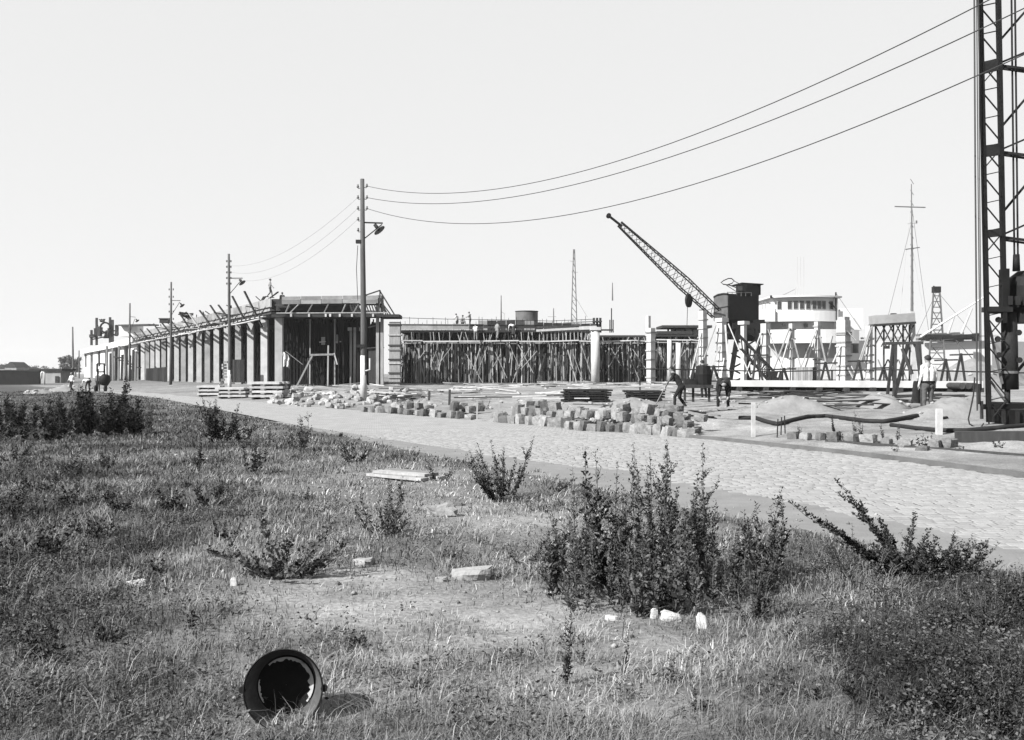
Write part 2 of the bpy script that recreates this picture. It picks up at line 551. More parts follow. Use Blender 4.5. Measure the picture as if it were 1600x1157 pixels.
def build_setts():
    ca, sa = math.cos(R(-5)), math.sin(R(-5))
    rows = []
    U, Wd = 0.205, 0.148
    vmin, vmax = 5.0, 29.0
    for iv in range(int(vmin / Wd), int(vmax / Wd)):
        v = iv * Wd
        u = -6.0 + random.random() * U
        while u < 13:
            w = U * random.uniform(0.78, 1.25)
            uc, vc = u + w / 2, v
            x, y = uc * ca - vc * sa, uc * sa + vc * ca
            if y < NEARY + 3 - 6.5 * random.random() ** 1.5 and edge_x(SETN, y) - 0.15 + 0.1 * random.random() + 1.1 * float(fbm(x * .6 + 3, y * .45, 3) - .4) < x < edge_x(FAR, y) - 0.1 and x < 0.8 * y + 3 and x > -0.6 * y:
                rows.append((x, y, w - 0.010, Wd - 0.014))
            u += w
    A = np.array(rows)
    n = len(A)
    near = np.argsort(A[:, 1] + np.where(np.abs(A[:, 0]) > 0.53 * A[:, 1], 50, 0))
    first = set(near[:300].tolist())
    lvl = 0.004 * (fbm(A[:, 0] * .9, A[:, 1] * .9, 3) - .5)
    # shared shapes for the setts that are parts of their own
    kinds = []
    for k in range(6):
        mb = MB()
        hx, hy = 0.096 + random.uniform(-.012, .012), 0.067 + random.uniform(-.004, .004)
        j = lambda: random.uniform(-.006, .006)
        b = [(-hx, -hy, -.05), (hx, -hy, -.05), (hx, hy, -.05), (-hx, hy, -.05)]
        c = [(-hx + j(), -hy + j(), -.007), (hx + j(), -hy + j(), -.007), (hx + j(), hy + j(), -.007), (-hx + j(), hy + j(), -.007)]
        e = [(-hx + .012 + j(), -hy + .012 + j(), -.002), (hx - .012 + j(), -hy + .012, -.002), (hx - .012, hy - .012 + j(), -.002), (-hx + .012, hy - .012, -.002)]
        fs = [(8, 9, 10, 11)]
        for q in range(4):
            r = (q + 1) % 4
            fs += [(q, r, 4 + r, 4 + q), (4 + q, 4 + r, 8 + r, 8 + q)]
        mb.add(b + c + e, fs)
        me = mb.mesh("sett"); me.materials.append(SETT)
        kinds.append(me)
    vs_, fs = [], []
    cen, dims = [], []
    for i in range(n):
        x, y, w, h = A[i]
        if i in first:
            o = obj("sett", random.choice(kinds), None, parent=road)
            o.location = (x, y, lvl[i]); o.scale = (w / 0.193, h / 0.136, 1)
            o.rotation_euler = (random.uniform(-.012, .012), random.uniform(-.012, .012), R(-5) + random.uniform(-.04, .04))
        else:
            cen.append((x, y, lvl[i])); dims.append((w, h))
    cen = np.array(cen); dims = np.array(dims); m = len(cen)
    lx = np.array([-1, 1, 1, -1]) * .5; ly = np.array([-1, -1, 1, 1]) * .5
    V_ = np.zeros((m, 12, 3))
    ang = R(-5) + rng.uniform(-.04, .04, m)
    tilt = rng.uniform(-.008, .008, (m, 2))
    for ring, (inset, z) in enumerate(((0, -.05), (0, -.007), (.012, -.002))):
        for q in range(4):
            ux = lx[q] * (dims[:, 0] - 2 * inset) + rng.uniform(-.005, .005, m); uy = ly[q] * (dims[:, 1] - 2 * inset) + rng.uniform(-.005, .005, m)
            V_[:, ring * 4 + q, 0] = cen[:, 0] + ux * np.cos(ang) - uy * np.sin(ang)
            V_[:, ring * 4 + q, 1] = cen[:, 1] + ux * np.sin(ang) + uy * np.cos(ang)
            V_[:, ring * 4 + q, 2] = cen[:, 2] + z + ux * tilt[:, 0] + uy * tilt[:, 1]
    fq = [(8, 9, 10, 11)]
    for q in range(4):
        r = (q + 1) % 4
        fq += [(q, r, 4 + r, 4 + q), (4 + q, 4 + r, 8 + r, 8 + q)]
    fq = np.array(fq)
    faces = (fq[None] + (np.arange(m) * 12)[:, None, None]).reshape(-1, 4)
    obj("sett_paving", np_mesh("sett_paving", V_.reshape(-1, 3), faces), SETT, parent=road, kind="stuff")


build_setts()

# ================================================================== TURF
def build_grass(N=760000):
    u = rng.random(N)
    a, b, p = 2.2, 80.0, 1.35
    y = (a ** (1 - p) + u * (b ** (1 - p) - a ** (1 - p))) ** (1 / (1 - p))
    x = rng.uniform(-1, 1, N) * (0.60 * y + 1.3)
    # tussocks
    M_ = 520
    ty = (a ** (1 - p) + rng.random(M_) * (30.0 ** (1 - p) - a ** (1 - p))) ** (1 / (1 - p))
    tx = rng.uniform(-1, 1, M_) * (0.58 * ty + 1)
    q = rng.integers(0, M_, 42000)
    sp = rng.uniform(.02, .07, M_)[q]
    tuss = np.concatenate([np.zeros(N, bool), np.ones(len(q), bool)])
    x = np.concatenate([x, tx[q] + rng.normal(size=len(q)) * sp]); y = np.concatenate([y, ty[q] + rng.normal(size=len(q)) * sp])
    N = len(x)
    dn = (edge_x(NEAR, y) - x) * 0.88 + 1.5 * (fbm(x * .9 + 4, y * .9, 3) - .5) * np.clip(y / 12, .5, 2)
    br = bare(x, y); rk = rank(x, y)
    clump = fbm(x * 2.6, y * 2.6 + 31, 3)
    keep = (dn > 0.02 + 0.35 * rng.random(N) * (clump > .45)) & (rng.random(N) > br * 0.95) & (rng.random(N) > dry(x, y) * .45) & (rng.random(N) < 0.35 + 1.3 * np.clip(clump - .25, 0, 1))
    x, y, br, rk, clump, dn, tuss = (q[keep] for q in (x, y, br, rk, clump, dn, tuss))
    n = len(x)
    dr = dry(x, y)
    h = rng.gamma(3.0, 0.0118, n) * (0.5 + 1.2 * clump) * (1 - .35 * dr) * (1 - .6 * br) * (1 + .35 * rk) + 0.02
    h = np.where(tuss, rng.uniform(.05, .16, n), np.minimum(h, .26))
    tall = rng.random(n) < 0.004
    h[tall] *= 2.0
    w = np.maximum(0.0034, y / 960 * 0.75) * rng.uniform(0.6, 1.3, n)
    ang = rng.random(n) * 2 * np.pi
    lean = rng.gamma(2.0, 0.5, n) * h
    lean[tall] *= .4
    wind = 0.0 * h
    dx = np.cos(ang) * lean + wind * .6; dy = np.sin(ang) * lean + wind * .3
    lying = (rng.random(n) < .05) & ~tuss           # flattened straw
    lean = np.where(lying, rng.uniform(.06, .2, n), lean); h = np.where(lying, rng.uniform(.015, .05, n), h)
    dx = np.where(lying, np.cos(ang) * lean, dx); dy = np.where(lying, np.sin(ang) * lean, dy)
    px_ = -np.sin(ang) * w / 2; py_ = np.cos(ang) * w / 2
    z = ground(x, y) - .005
    V_ = np.zeros((n, 5, 3))
    V_[:, 0] = np.stack([x - px_, y - py_, z], 1); V_[:, 1] = np.stack([x + px_, y + py_, z], 1)
    mx, my, mz = x + dx * .38, y + dy * .38, z + h * .62
    V_[:, 2] = np.stack([mx + px_ * .8, my + py_ * .8, mz], 1); V_[:, 3] = np.stack([mx - px_ * .8, my - py_ * .8, mz], 1)
    V_[:, 4] = np.stack([x + dx, y + dy, z + h * rng.uniform(.75, 1.0, n)], 1)
    T = np.array([(0, 1, 2), (0, 2, 3), (3, 2, 4)])
    tris = (T[None] + (np.arange(n) * 5)[:, None, None]).reshape(-1, 3)
    me = np_mesh("grass", V_.reshape(-1, 3), tris)
    patch = fbm(x * 1.1 + 70, y * 1.1, 4)
    green = rng.random(n) < np.clip(rk * .85 + (patch - .5) * 2.2 - .5 * dr, 0.03, .95)
    tone = np.where(green, rng.uniform(.012, .042, n), rng.uniform(.065, .15, n))
    tone = np.where((~green) & (rng.random(n) < .08), rng.uniform(.16, .26, n), tone)
    tone = tone * np.clip(-.1 + 2.1 * fbm(x * 2.2 + 11, y * 2.2, 4) ** 1.2 + .25 * patch, .25, 1.6)
    tone = np.where(lying, rng.uniform(.09, .24, n), tone)
    tone = np.where(tuss, tone * .6 + .035 + .06 * patch, tone)
    tone = tone * (1 - .6 * np.clip(rk - .25, 0, 1)) * (1 + .35 * dr)  # corner dimming put into the blade tone along with the herbs
    at = me.attributes.new("tone", 'FLOAT', 'POINT')
    at.data.foreach_set("value", np.repeat(tone, 5).astype(np.float32))
    obj("grass", me, grass_mat(), kind="stuff", label="rough dry grass of the verge")


def leaf_mesh(name, c, axis, size, width=0.5):
    """kite shaped leaves folded along the rib, one for each centre"""
    n = len(c)
    axis = axis / np.linalg.norm(axis, axis=1, keepdims=True)
    rnd = rng.normal(size=(n, 3))
    side = np.cross(axis, rnd); side /= np.maximum(np.linalg.norm(side, axis=1, keepdims=True), 1e-6)
    nor = np.cross(axis, side)
    s = size[:, None]
    V_ = np.zeros((n, 4, 3))
    V_[:, 0] = c
    V_[:, 1] = c + axis * s * .5 + side * s * width * .5 + nor * s * .12
    V_[:, 2] = c + axis * s
    V_[:, 3] = c + axis * s * .5 - side * s * width * .5 + nor * s * .12
    T = np.array([(0, 1, 2), (0, 2, 3)])
    tris = (T[None] + (np.arange(n) * 4)[:, None, None]).reshape(-1, 3)
    return np_mesh(name, V_.reshape(-1, 3), tris)


def build_herbs(K=10000):
    u = rng.random(K * 4)
    a, b, p = 2.3, 70.0, 1.3
    y = (a ** (1 - p) + u * (b ** (1 - p) - a ** (1 - p))) ** (1 / (1 - p))
    x = rng.uniform(-1, 1, K * 4) * (0.60 * y + 1.2)
    rk = rank(x, y); dn = (edge_x(NEAR, y) - x) * .88
    spot = fbm(x * 1.7 + 50, y * 1.7, 3)
    keep = (dn > .1) & (rng.random(K * 4) < np.clip(.04 + rk * .6 + (spot - .52) * 1.2, 0, 1) * (1 - bare(x, y)) * (1 - .8 * dry(x, y)) * np.interp(y, [0, 16, 30, 70], [1, 1, .4, .15]))
    x, y, rk = x[keep][:K], y[keep][:K], rk[keep][:K]
    n = len(x)
    cnt = rng.integers(10, 26, n)
    i = np.repeat(np.arange(n), cnt)
    hh = (rng.uniform(.04, .13, n) * (1 + 0.9 * rk))[i]
    t = rng.random(len(i))
    ang = rng.random(len(i)) * 2 * np.pi
    rad = rng.uniform(.01, .09, len(i)) * (1 - .5 * t)
    c = np.stack([x[i] + np.cos(ang) * rad, y[i] + np.sin(ang) * rad, ground(x[i], y[i]) + hh * t], 1)
    ax = np.stack([np.cos(ang), np.sin(ang), rng.uniform(-.3, .8, len(i))], 1)
    size = rng.uniform(.009, .027, len(i)) * (1 + y[i] * .018)
    me = leaf_mesh("herb", c, ax, size, .55)
    obj("undergrowth", me, LEAF, kind="stuff", label="low leafy herbs growing among the dry grass")


def build_dark_margins(K=4200):
    """close dark herbs that also deepen the dim right corner and left margin"""
    y = rng.uniform(2.6, 16, K * 8); x = rng.uniform(-1, 1, K * 8) * (.60 * y + 1.0)
    u = x / y
    wgt = np.clip((u - .30) / .16, 0, 1) * np.clip((8.6 - y) / 1.6, 0, 1) + .42 * np.clip((-u - .36) / .14, 0, 1)
    wgt = wgt * (9 / (y + 3)) * np.clip(3.4 * fbm(x * 1.6 + 33, y * 1.6, 3) - 1.3, 0, 1.3)
    keep = (rng.random(K * 8) < wgt * .55) & ((edge_x(NEAR, y) - x) * .88 > .15)  # dark plants stand in for part of the dimness at the margins
    x, y = x[keep][:K], y[keep][:K]
    n = len(x); cnt = rng.integers(16, 36, n); i = np.repeat(np.arange(n), cnt)
    hh = rng.uniform(.06, .26, n)[i]; t = rng.random(len(i)) ** .8; ang = rng.random(len(i)) * 6.283
    rad = rng.uniform(.01, .11, len(i)) * (1 - .5 * t)
    c = np.stack([x[i] + np.cos(ang) * rad, y[i] + np.sin(ang) * rad, ground(x[i], y[i]) + hh * t], 1)
    ax = np.stack([np.cos(ang), np.sin(ang), rng.uniform(-.3, .8, len(i))], 1)
    obj("undergrowth", leaf_mesh("herb", c, ax, rng.uniform(.008, .028, len(i)), .45), LEAF_D, kind="stuff", label="close dark herbs deepening the dim right and left margins of the verge")


def build_litter():
    """pebbles and crumbs of soil lying through the turf and on the trodden strip"""
    n = 9000
    y = 2.4 + 26 * rng.random(n) ** 1.8; x = rng.uniform(-1, 1, n) * (.6 * y + 1)
    ok = (edge_x(SETN, y) + .3 - x > 0) & (rng.random(n) < .12 + dry(x, y) * .7 + .5 * (edge_x(NEAR, y) - x < .5))
    x, y = x[ok], y[ok]; n = len(x)
    s = rng.gamma(2.0, .0036, n) + .003
    base = np.array([(1, 0, 0), (0, 1, 0), (-1, 0, 0), (0, -1, 0), (0, 0, .8), (0, 0, -.6)], float)
    V_ = base[None] * s[:, None, None] * rng.uniform(.6, 1.3, (n, 6, 1))
    a = rng.random(n) * 6.28
    X = V_[:, :, 0] * np.cos(a)[:, None] - V_[:, :, 1] * np.sin(a)[:, None]; Y_ = V_[:, :, 0] * np.sin(a)[:, None] + V_[:, :, 1] * np.cos(a)[:, None]
    V_ = np.stack([X + x[:, None], Y_ + y[:, None], V_[:, :, 2] + np.maximum(ground(x, y), -.006)[:, None] + s[:, None] * .3], -1)
    T = np.array([(0, 1, 4), (1, 2, 4), (2, 3, 4), (3, 0, 4), (1, 0, 5), (2, 1, 5), (3, 2, 5), (0, 3, 5)])
    me = np_mesh("pebbles", V_.reshape(-1, 3), (T[None] + (np.arange(n) * 6)[:, None, None]).reshape(-1, 3))
    obj("gravel", me, mat("pebble", .12, .3, 9, .95, 0, island=.7), kind="stuff", label="pebbles and crumbs of soil lying through the turf")


build_grass()
build_litter()
build_herbs()
build_dark_margins()

# ================================================================== WEEDS
def weed_shape(stems, leaf, dens, seed, branch=0.5, bare_foot=0.1, droop=0.0, lw=.5):
    """stems: list of (foot, tip, bow); returns a list of stem shapes and one foliage mesh"""
    r = np.random.default_rng(seed)
    stem_mbs = []
    C, A, S = [], [], []
    for foot, tip, bow in stems:
        foot = np.array(foot, float); tip = np.array(tip, float)
        ln = np.linalg.norm(tip - foot)
        mid = (foot + tip) / 2 + np.array(bow, float)
        def pt(t): return (1 - t) ** 2 * foot + 2 * t * (1 - t) * mid + t * t * tip
        mb = MB()
        k = 7
        mb.path([pt(i / (k - 1)) + (r.normal(size=3) * ln * .012 if 0 < i < k - 1 else 0) for i in range(k)], [max(.0012, .0065 * (ln ** .5) * (1 - .8 * i / (k - 1))) for i in range(k)], 5)
        runs = [(pt, ln, 0.0, 1.0)]
        nb = int(branch * ln * 16)
        for _ in range(nb):
            t0 = r.uniform(.12, .8)
            b0 = pt(t0); dirn = (pt(min(t0 + .05, 1)) - pt(t0 - .05)); dirn /= np.linalg.norm(dirn)
            an = r.random() * 6.283
            out = np.array([math.cos(an), math.sin(an), .25])
            bl = ln * r.uniform(.12, .34) * (1.05 - t0 * .8)
            b1 = b0 + (dirn * .9 + out * .75) * bl / 1.2
            bm = (b0 + b1) / 2 + out * bl * .12
            def pb(t, b0=b0, b1=b1, bm=bm): return (1 - t) ** 2 * b0 + 2 * t * (1 - t) * bm + t * t * b1
            mb.path([pb(q / 3) for q in range(4)], [.003, .0024, .0018, .001], 4)
            runs.append((pb, bl, .1, .8))
        for fn, l_, t_lo, sc in runs:
            m = max(4, int(2.3 * dens * l_ * r.uniform(.8, 1.2)))
            ts = r.uniform(max(t_lo, bare_foot if sc == 1.0 else .05), 1.0, m)
            for t in ts:
                c = fn(t); an = r.random() * 6.283
                dirn = fn(min(t + .03, 1.0)) - fn(max(t - .03, 0)); dirn /= max(np.linalg.norm(dirn), 1e-6)
                ax = np.array([math.cos(an), math.sin(an), r.uniform(-.2, .7) - droop]) + dirn * r.uniform(.2, .9)
                C.append(c + r.normal(size=3) * leaf * .15); A.append(ax); S.append(leaf * sc * r.uniform(.55, 1.25) * (1.1 - .65 * t if sc == 1.0 else 1.0 - .4 * t))
        stem_mbs.append(mb)
    me = leaf_mesh("foliage", np.array(C), np.array(A), np.array(S), lw)
    return stem_mbs, me


def weed(px, py, hpx, nst, wpx, label, seed, leaf=.042, dens=70, dark=False, branch=.5, lean=0.0, tips=None, group=None, name="weed", cat="weed", lw=.5, foot_w=.25):
    base = G(px, py)
    k = base.y / F
    r = np.random.default_rng(seed)
    leaf *= r.uniform(.85, 1.3); dens *= r.uniform(.6, 1.15); lw = r.uniform(.34, .7); branch *= r.uniform(.6, 1.5)
    stems = []
    if tips:
        for tx, ty, dep in tips:
            tp = Vector(((tx - CX) * k, dep * .6, EYE - base.z - (ty - HY) * k))
            tp.x -= base.x
            tp.z = EYE - (ty - HY) / F * (base.y + dep * .6) - base.z
            tp.x = (tx - CX) / F * (base.y + dep * .6) - base.x
            ft = (r.normal() * .04, r.normal() * .04, -.02)
            stems.append((ft, tuple(tp), (0, 0, .06 * tp.length * r.uniform(.2, 1.6))))
    for i in range(nst):
        h = hpx * k * (1.0 if i == 0 else r.uniform(.32, .92))
        an = r.random() * 6.283
        wd = wpx * k * .5
        ox = r.uniform(-1, 1) * wd
        oy = r.uniform(-1, 1) * wd * .8
        stems.append(((ox * foot_w, oy * foot_w, -.02), (ox + lean * h, oy, h), (ox * .12 + r.normal() * .05 * h, oy * .12 + r.normal() * .05 * h, 0)))
    mbs, fol = weed_shape(stems, leaf, dens, seed, branch, lw=lw)
    t = thing(name, label, cat, base, group)
    for mb in mbs:
        obj("stem", mb, STEM, parent=t, local=True)
    obj("foliage", fol, LEAF_D if dark else LEAF, parent=t)
    return t


def build_weeds():
    weed(785, 783, 104, 17, 112, "dark bushy weed standing alone in front of the pale road, middle of the verge", 11, .05, 75, True, .75)
    weed(862, 768, 26, 4, 46, "small dark weed lying low right beside the lone bushy weed", 12, .045, 70, True, .5, lean=.9)
    big = "tall weeds in the large clump by the road"
    clump = [(905, 905, 195, 5, 60, "leftmost tall spire weed of the large clump at the roadside"),
             (938, 925, 222, 5, 50, "leafy twin topped weed in the left half of the large clump"),
             (968, 905, 205, 4, 45, "slim tall weed in the large clump, just right of the twin topped one"),
             (1003, 918, 195, 5, 55, "broad leafy weed in the middle of the large clump"),
             (1032, 925, 228, 4, 40, "tallest upright spire weed rising from the middle of the large clump"),
             (1066, 905, 205, 4, 45, "tall weed with one thin spire, right half of the large clump"),
             (1098, 898, 200, 4, 40, "lone thin spire weed rising at the right end of the large clump"),
             (1130, 890, 100, 6, 80, "short dense weed filling the right foot of the large clump"),
             (1085, 935, 150, 6, 90, "dense dark weed at the near foot of the large clump, right of centre"),
             (965, 948, 150, 6, 100, "dense weed at the near foot of the large clump, left of centre"),
             (1020, 960, 120, 6, 90, "low thick weed nearest the camera in the large clump, above the paper scraps"),
             (895, 935, 110, 5, 80, "low loose weed at the left foot of the large clump"),
             (880, 912, 80, 5, 60, "low grey leafed weed spreading out left of the large clump"),
             (930, 952, 95, 6, 110, "low grey leafed weed before the left half of the large clump"),
             (1120, 930, 110, 7, 110, "broad loose weed before the right end of the large clump"),
             (1160, 925, 85, 6, 100, "low loose weed just right of the large clump"),
             (1060, 955, 90, 6, 100, "low weed behind the bright white lump at the foot of the large clump")]
    for i, (px, py, h, n, w, lab) in enumerate(clump):
        weed(px, py, h * 1.03, n + (1 if h > 160 else 4), w * (1.1 if h > 160 else 1.05), lab, 30 + i, .047, 78, i in (1, 4, 7), .65, group=big, foot_w=.3 if h > 160 else .8)
    weed(875, 895, 20, 0, 0, "thin weed leaning out to the left of the large clump", 50, .035, 80, False, .3, tips=[(850, 778, .2), (862, 800, -.1)])
    weed(1195, 905, 125, 7, 75, "leafy weed with a crooked top between the large clump and the leaning branches", 51, .042, 85, True, .6, tips=[(1222, 762, .2), (1205, 790, 0)])
    weed(1418, 905, 80, 9, 130, "dark weed with long branches leaning left over the road edge", 52, .048, 130, True, .45,
         tips=[(1306, 750, .5), (1330, 785, .3), (1232, 783, .2), (1290, 815, -.1), (1430, 803, .4), (1372, 810, .2)])
    weed(1490, 895, 62, 16, 150, "low spreading dark weed at the right, with upright twigs by the road", 53, .045, 95, True, .8, tips=[(1492, 828, .2), (1540, 868, .1), (1505, 845, .2), (1458, 840, 0)])
    weed(1345, 905, 85, 11, 150, "low leafy weed under the long leaning branches", 54, .035, 70, False, .6)
    weed(602, 838, 92, 12, 105, "loose grey leafed weed in the middle of the verge, left of the lone bush", 55, .045, 55, False, .6)
    weed(430, 905, 84, 16, 230, "sprawling leafy weed with bare dark stalk above the enamel bucket", 56, .045, 60, False, .8, tips=[(402, 785, .1), (300, 850, .1), (540, 862, .2)])
    weed(250, 900, 40, 3, 40, "small weed with one bent dark stalk beside the white scrap", 57, .035, 40, True, .4, tips=[(205, 842, .1)])
    weed(345, 692, 74, 12, 72, "bushy weed standing against the road, left part of the verge", 58, .09, 40, True, .7)
    weed(380, 692, 48, 6, 36, "small upright weed just right of the bushy one against the road", 59, .08, 40, True, .6)
    weed(472, 704, 60, 8, 66, "ragged weed at the road edge with several short spires", 60, .075, 40, True, .6)
    weed(395, 742, 70, 6, 46, "thin dark forked weed below the ragged roadside weed", 61, .06, 40, True, .4)
    weed(310, 738, 70, 3, 20, "single thin dark stalk weed in the left part of the verge", 62, .05, 45, True, .3)
    weed(555, 722, 34, 6, 70, "low bushy weed on the verge left of the loose boards", 63, .06, 50, True, .6)
    weed(690, 752, 30, 5, 60, "low twiggy weed on the verge right of the loose boards", 64, .05, 50, False, .6)
    weed(75, 1035, 110, 11, 120, "dark ragged weed at the lower left", 65, .04, 60, True, .5)
    weed(882, 1068, 122, 2, 26, "slim dark spire weed standing alone in the near grass", 66, .026, 110, True, .2)
    weed(912, 1040, 52, 2, 20, "short thin spire weed right of the slim dark spire", 67, .024, 90, True, .2)
    weed(972, 1052, 75, 3, 40, "thin weed with pale stalk, second right of the slim dark spire", 68, .024, 80, False, .3)
    weed(1178, 972, 95, 7, 90, "leafy weed beside the standing pale stone", 69, .035, 80, True, .6)
    weed(1382, 990, 70, 2, 14, "upright dark stalk in the grass below the leaning branches", 70, .02, 90, True, .2)
    weed(1330, 985, 40, 5, 70, "low weed in the grass left of the upright dark stalk", 71, .03, 70, True, .5)
    spots = [(20, 812, 62, 80), (70, 868, 58, 90), (115, 790, 46, 70), (30, 940, 62, 90), (105, 745, 42, 60), (165, 735, 36, 50), (60, 770, 46, 70), (190, 800, 40, 60), (140, 840, 48, 70),
             (270, 800, 40, 60), (330, 790, 36, 60), (10, 880, 60, 70), (20, 720, 40, 60)]
    for i, (px, py, h, w) in enumerate(spots):
        weed(px, py, h, 9, w, "low dark weed among the rank growth on the left of the verge", 100 + i, .05, 50, True, .6, group="weeds in the rank growth at the left")
    spots = [(20, 688, 60, 90), (65, 690, 52, 80), (105, 682, 56, 70), (150, 685, 72, 60), (178, 678, 66, 50), (205, 682, 70, 50), (228, 674, 46, 36), (125, 672, 50, 50), (45, 672, 42, 70), (165, 668, 50, 40), (10, 665, 40, 60), (90, 665, 36, 60)]
    for i, (px, py, h, w) in enumerate(spots):
        weed(px, py, h * random.uniform(.7, 1.35), 9, w, "dark tall weed in the thicket at the far left end of the verge", 130 + i, .10, 40, True, .8, foot_w=.6, group="weeds in the thicket at the far left")
    spots = [(1450, 1050, 62, 90), (1545, 1000, 92, 90), (1585, 1100, 120, 100), (1500, 1125, 90, 100), (1405, 1135, 60, 80), (1595, 965, 70, 70), (1480, 985, 52, 70), (1530, 1060, 70, 80), (1560, 1150, 90, 90), (1350, 1100, 42, 60), (1440, 1110, 60, 80), (1560, 940, 46, 60)]
    for i, (px, py, h, w) in enumerate(spots):
        weed(px, py, h, 12, w * 1.2, "dark leafy weed in the rank growth that also darkens the dim lower right corner", 160 + i, .036, 80, True, .7, group="weeds in the lower right corner")
    spots = [(640, 720, 20, 40), (520, 800, 34, 40), (480, 780, 30, 36), (700, 870, 26, 50), (820, 880, 40, 70), (860, 910, 46, 60), (560, 1010, 26, 24), (660, 1075, 22, 30), (735, 1130, 36, 60), (1040, 1065, 46, 30), (1240, 1000, 40, 60), (1270, 1090, 40, 70), (300, 980, 36, 60), (360, 960, 40, 70), (180, 1000, 36, 60), (1100, 1110, 34, 50), (350, 845, 44, 60), (1250, 870, 46, 60)]
    for i, (px, py, h, w) in enumerate(spots):
        weed(px, py, h, 5, w, "small leafy weed scattered in the open dry grass", 190 + i, .03, 65, i % 2 == 0, .5, group="small weeds in the open grass")


build_weeds()

# ================================================================== THINGS LYING IN THE GRASS
def bucket():
    p = G(440, 1138)
    k = p.y / F
    Rr = 61 * k
    c = Vector((p.x + .0, p.y + .03, p.z + Rr * .93))
    ax = Vector((.13, -.95, .16)).normalized()
    M = Matrix.Translation(c) @ ax.to_track_quat('Z', 'Y').to_matrix().to_4x4()
    t = thing("enamel_bucket", "battered enamel bucket lying on its side in the grass, open end this way", "bucket", (p.x, p.y, p.z))
    dp = .15; rb = Rr * .79
    inn = mat("worn_shaded_enamel_inside", 0.05, 0.45, 14, 0.75, 0.2)  # worn enamel, darkened for the shade inside the bucket
    out = mat("grey_enamel_outside", 0.22, 0.3, 9, 0.5, 0.1)
    dark = mat("shade_black_bucket_bottom", 0.006, 0.5, 12, 0.9, 0.2)  # shade at the bottom put into the colour
    obj("outer_wall", MB().lathe([(Rr, 0), (rb, -dp), (rb * .96, -dp - .006), (0.001, -dp - .006)], 48, M), out, parent=t, smooth=True)
    obj("inner_wall", MB().lathe([(Rr - .005, -.002), (rb - .005, -dp + .004)], 48, M), inn, parent=t, smooth=True)
    obj("bottom", MB().lathe([(rb - .004, -dp + .004), (rb * .5, -dp + .009), (0.001, -dp + .010)], 40, M), dark, parent=t, smooth=True)
    obj("rim", MB().lathe([(Rr + .0032 * math.cos(a), .0032 * math.sin(a)) for a in np.linspace(0, 2 * math.pi, 8, endpoint=False)], 56, M, close=True), BLACKP, parent=t, smooth=True)
    # light chipped seam round the bottom
    def arc(a0, a1, w):
        mb = MB(); n = 18; vs_ = []
        for i in range(n + 1):
            a = a0 + (a1 - a0) * i / n
            ww = w * (.55 + .9 * random.random()) * math.sin(math.pi * min(max(i / n, .06), .94)) ** .4
            for r_ in (rb - .012, rb - .012 - ww):
                vs_.append(M @ Vector((r_ * math.cos(a), r_ * math.sin(a), -dp + .014)))
        mb.add(vs_, [(2 * i, 2 * i + 1, 2 * i + 3, 2 * i + 2) for i in range(n)])
        return mb
    right = M.to_3x3().inverted() @ Vector((1, 0, 0)); ar = math.atan2(right.y, right.x)
    up = M.to_3x3().inverted() @ Vector((0, 0, 1)); sgn = 1 if math.sin(math.atan2(up.y, up.x) - ar) > 0 else -1
    for a0, a1, w in ((-38, 58, .019), (48, 132, .013), (168, 218, .009)):
        obj("chipped_seam", arc(ar + sgn * R(a0), ar + sgn * R(a1), w), mat("chipped_enamel", .34, .2, 30, .8, 0), parent=t)
    for s in (-1, 1):
        e = M @ Vector((s * math.cos(ar) * (Rr + .006), s * math.sin(ar) * (Rr + .006), -.02))
        obj("handle_lug", MB().tube(e - ax * .016, e + ax * .016, .016, .016, 8), BLACKP, parent=t)
    return t


bucket()


def stone_mesh(name, seed, sq=.6, n=2, amp=.12):
    """an uneven block: a cube worn towards a round"""
    bm = bmesh.new()
    bmesh.ops.create_cube(bm, size=1.0)
    bmesh.ops.subdivide_edges(bm, edges=bm.edges[:], cuts=n, use_grid_fill=True)
    r = np.random.default_rng(seed)
    off = r.random(3) * 50
    for v in bm.verts:
        c = v.co.copy()
        sp = c.normalized() * .62
        c = c.lerp(sp, 1 - sq)
        k = 1 + amp * (float(vnoise(c.x * 3 + off[0] + c.z * 1.7, c.y * 3 + off[1] - c.z)) - .5) * 2
        v.co = c * k + Vector(r.normal(size=3) * amp * .10)
    me = bpy.data.meshes.new(name)
    bm.to_mesh(me); bm.free()
    return me


BLOCKS = [stone_mesh("stone_block", 300 + i, .68, 2, .17) for i in range(9)]
LUMPS = [stone_mesh("rubble_stone", 330 + i, .45, 2, .30) for i in range(9)]
for me in BLOCKS: me.materials.append(STONE)
for me in LUMPS: me.materials.append(RUBBLE)


def lay(name, me, x, y, z, sx, sy, sz, label, cat, group=None, rz=None, tilt=.1, material=None):
    o = bpy.data.objects.new(name, me)
    COL.objects.link(o)
    o.location = (x, y, z + sz * .42)
    o.scale = (sx, sy, sz)
    o.rotation_euler = (random.uniform(-tilt, tilt), random.uniform(-tilt, tilt), random.uniform(0, 6.28) if rz is None else rz)
    if material is not None:
        o.material_slots[0].link = 'OBJECT'; o.material_slots[0].material = material
    return tag(o, label, cat, group)


def at_px(name, me, px, py, w, h, label, cat, material=None, dep=None, rz=0.0, tilt=.12, group=None):
    p = G(px, py); k = p.y / F
    return lay(name, me, p.x, p.y, p.z - .025, w * k * .85, (dep or w * .6) * k, h * k * .95, label, cat, group, rz, tilt, material)


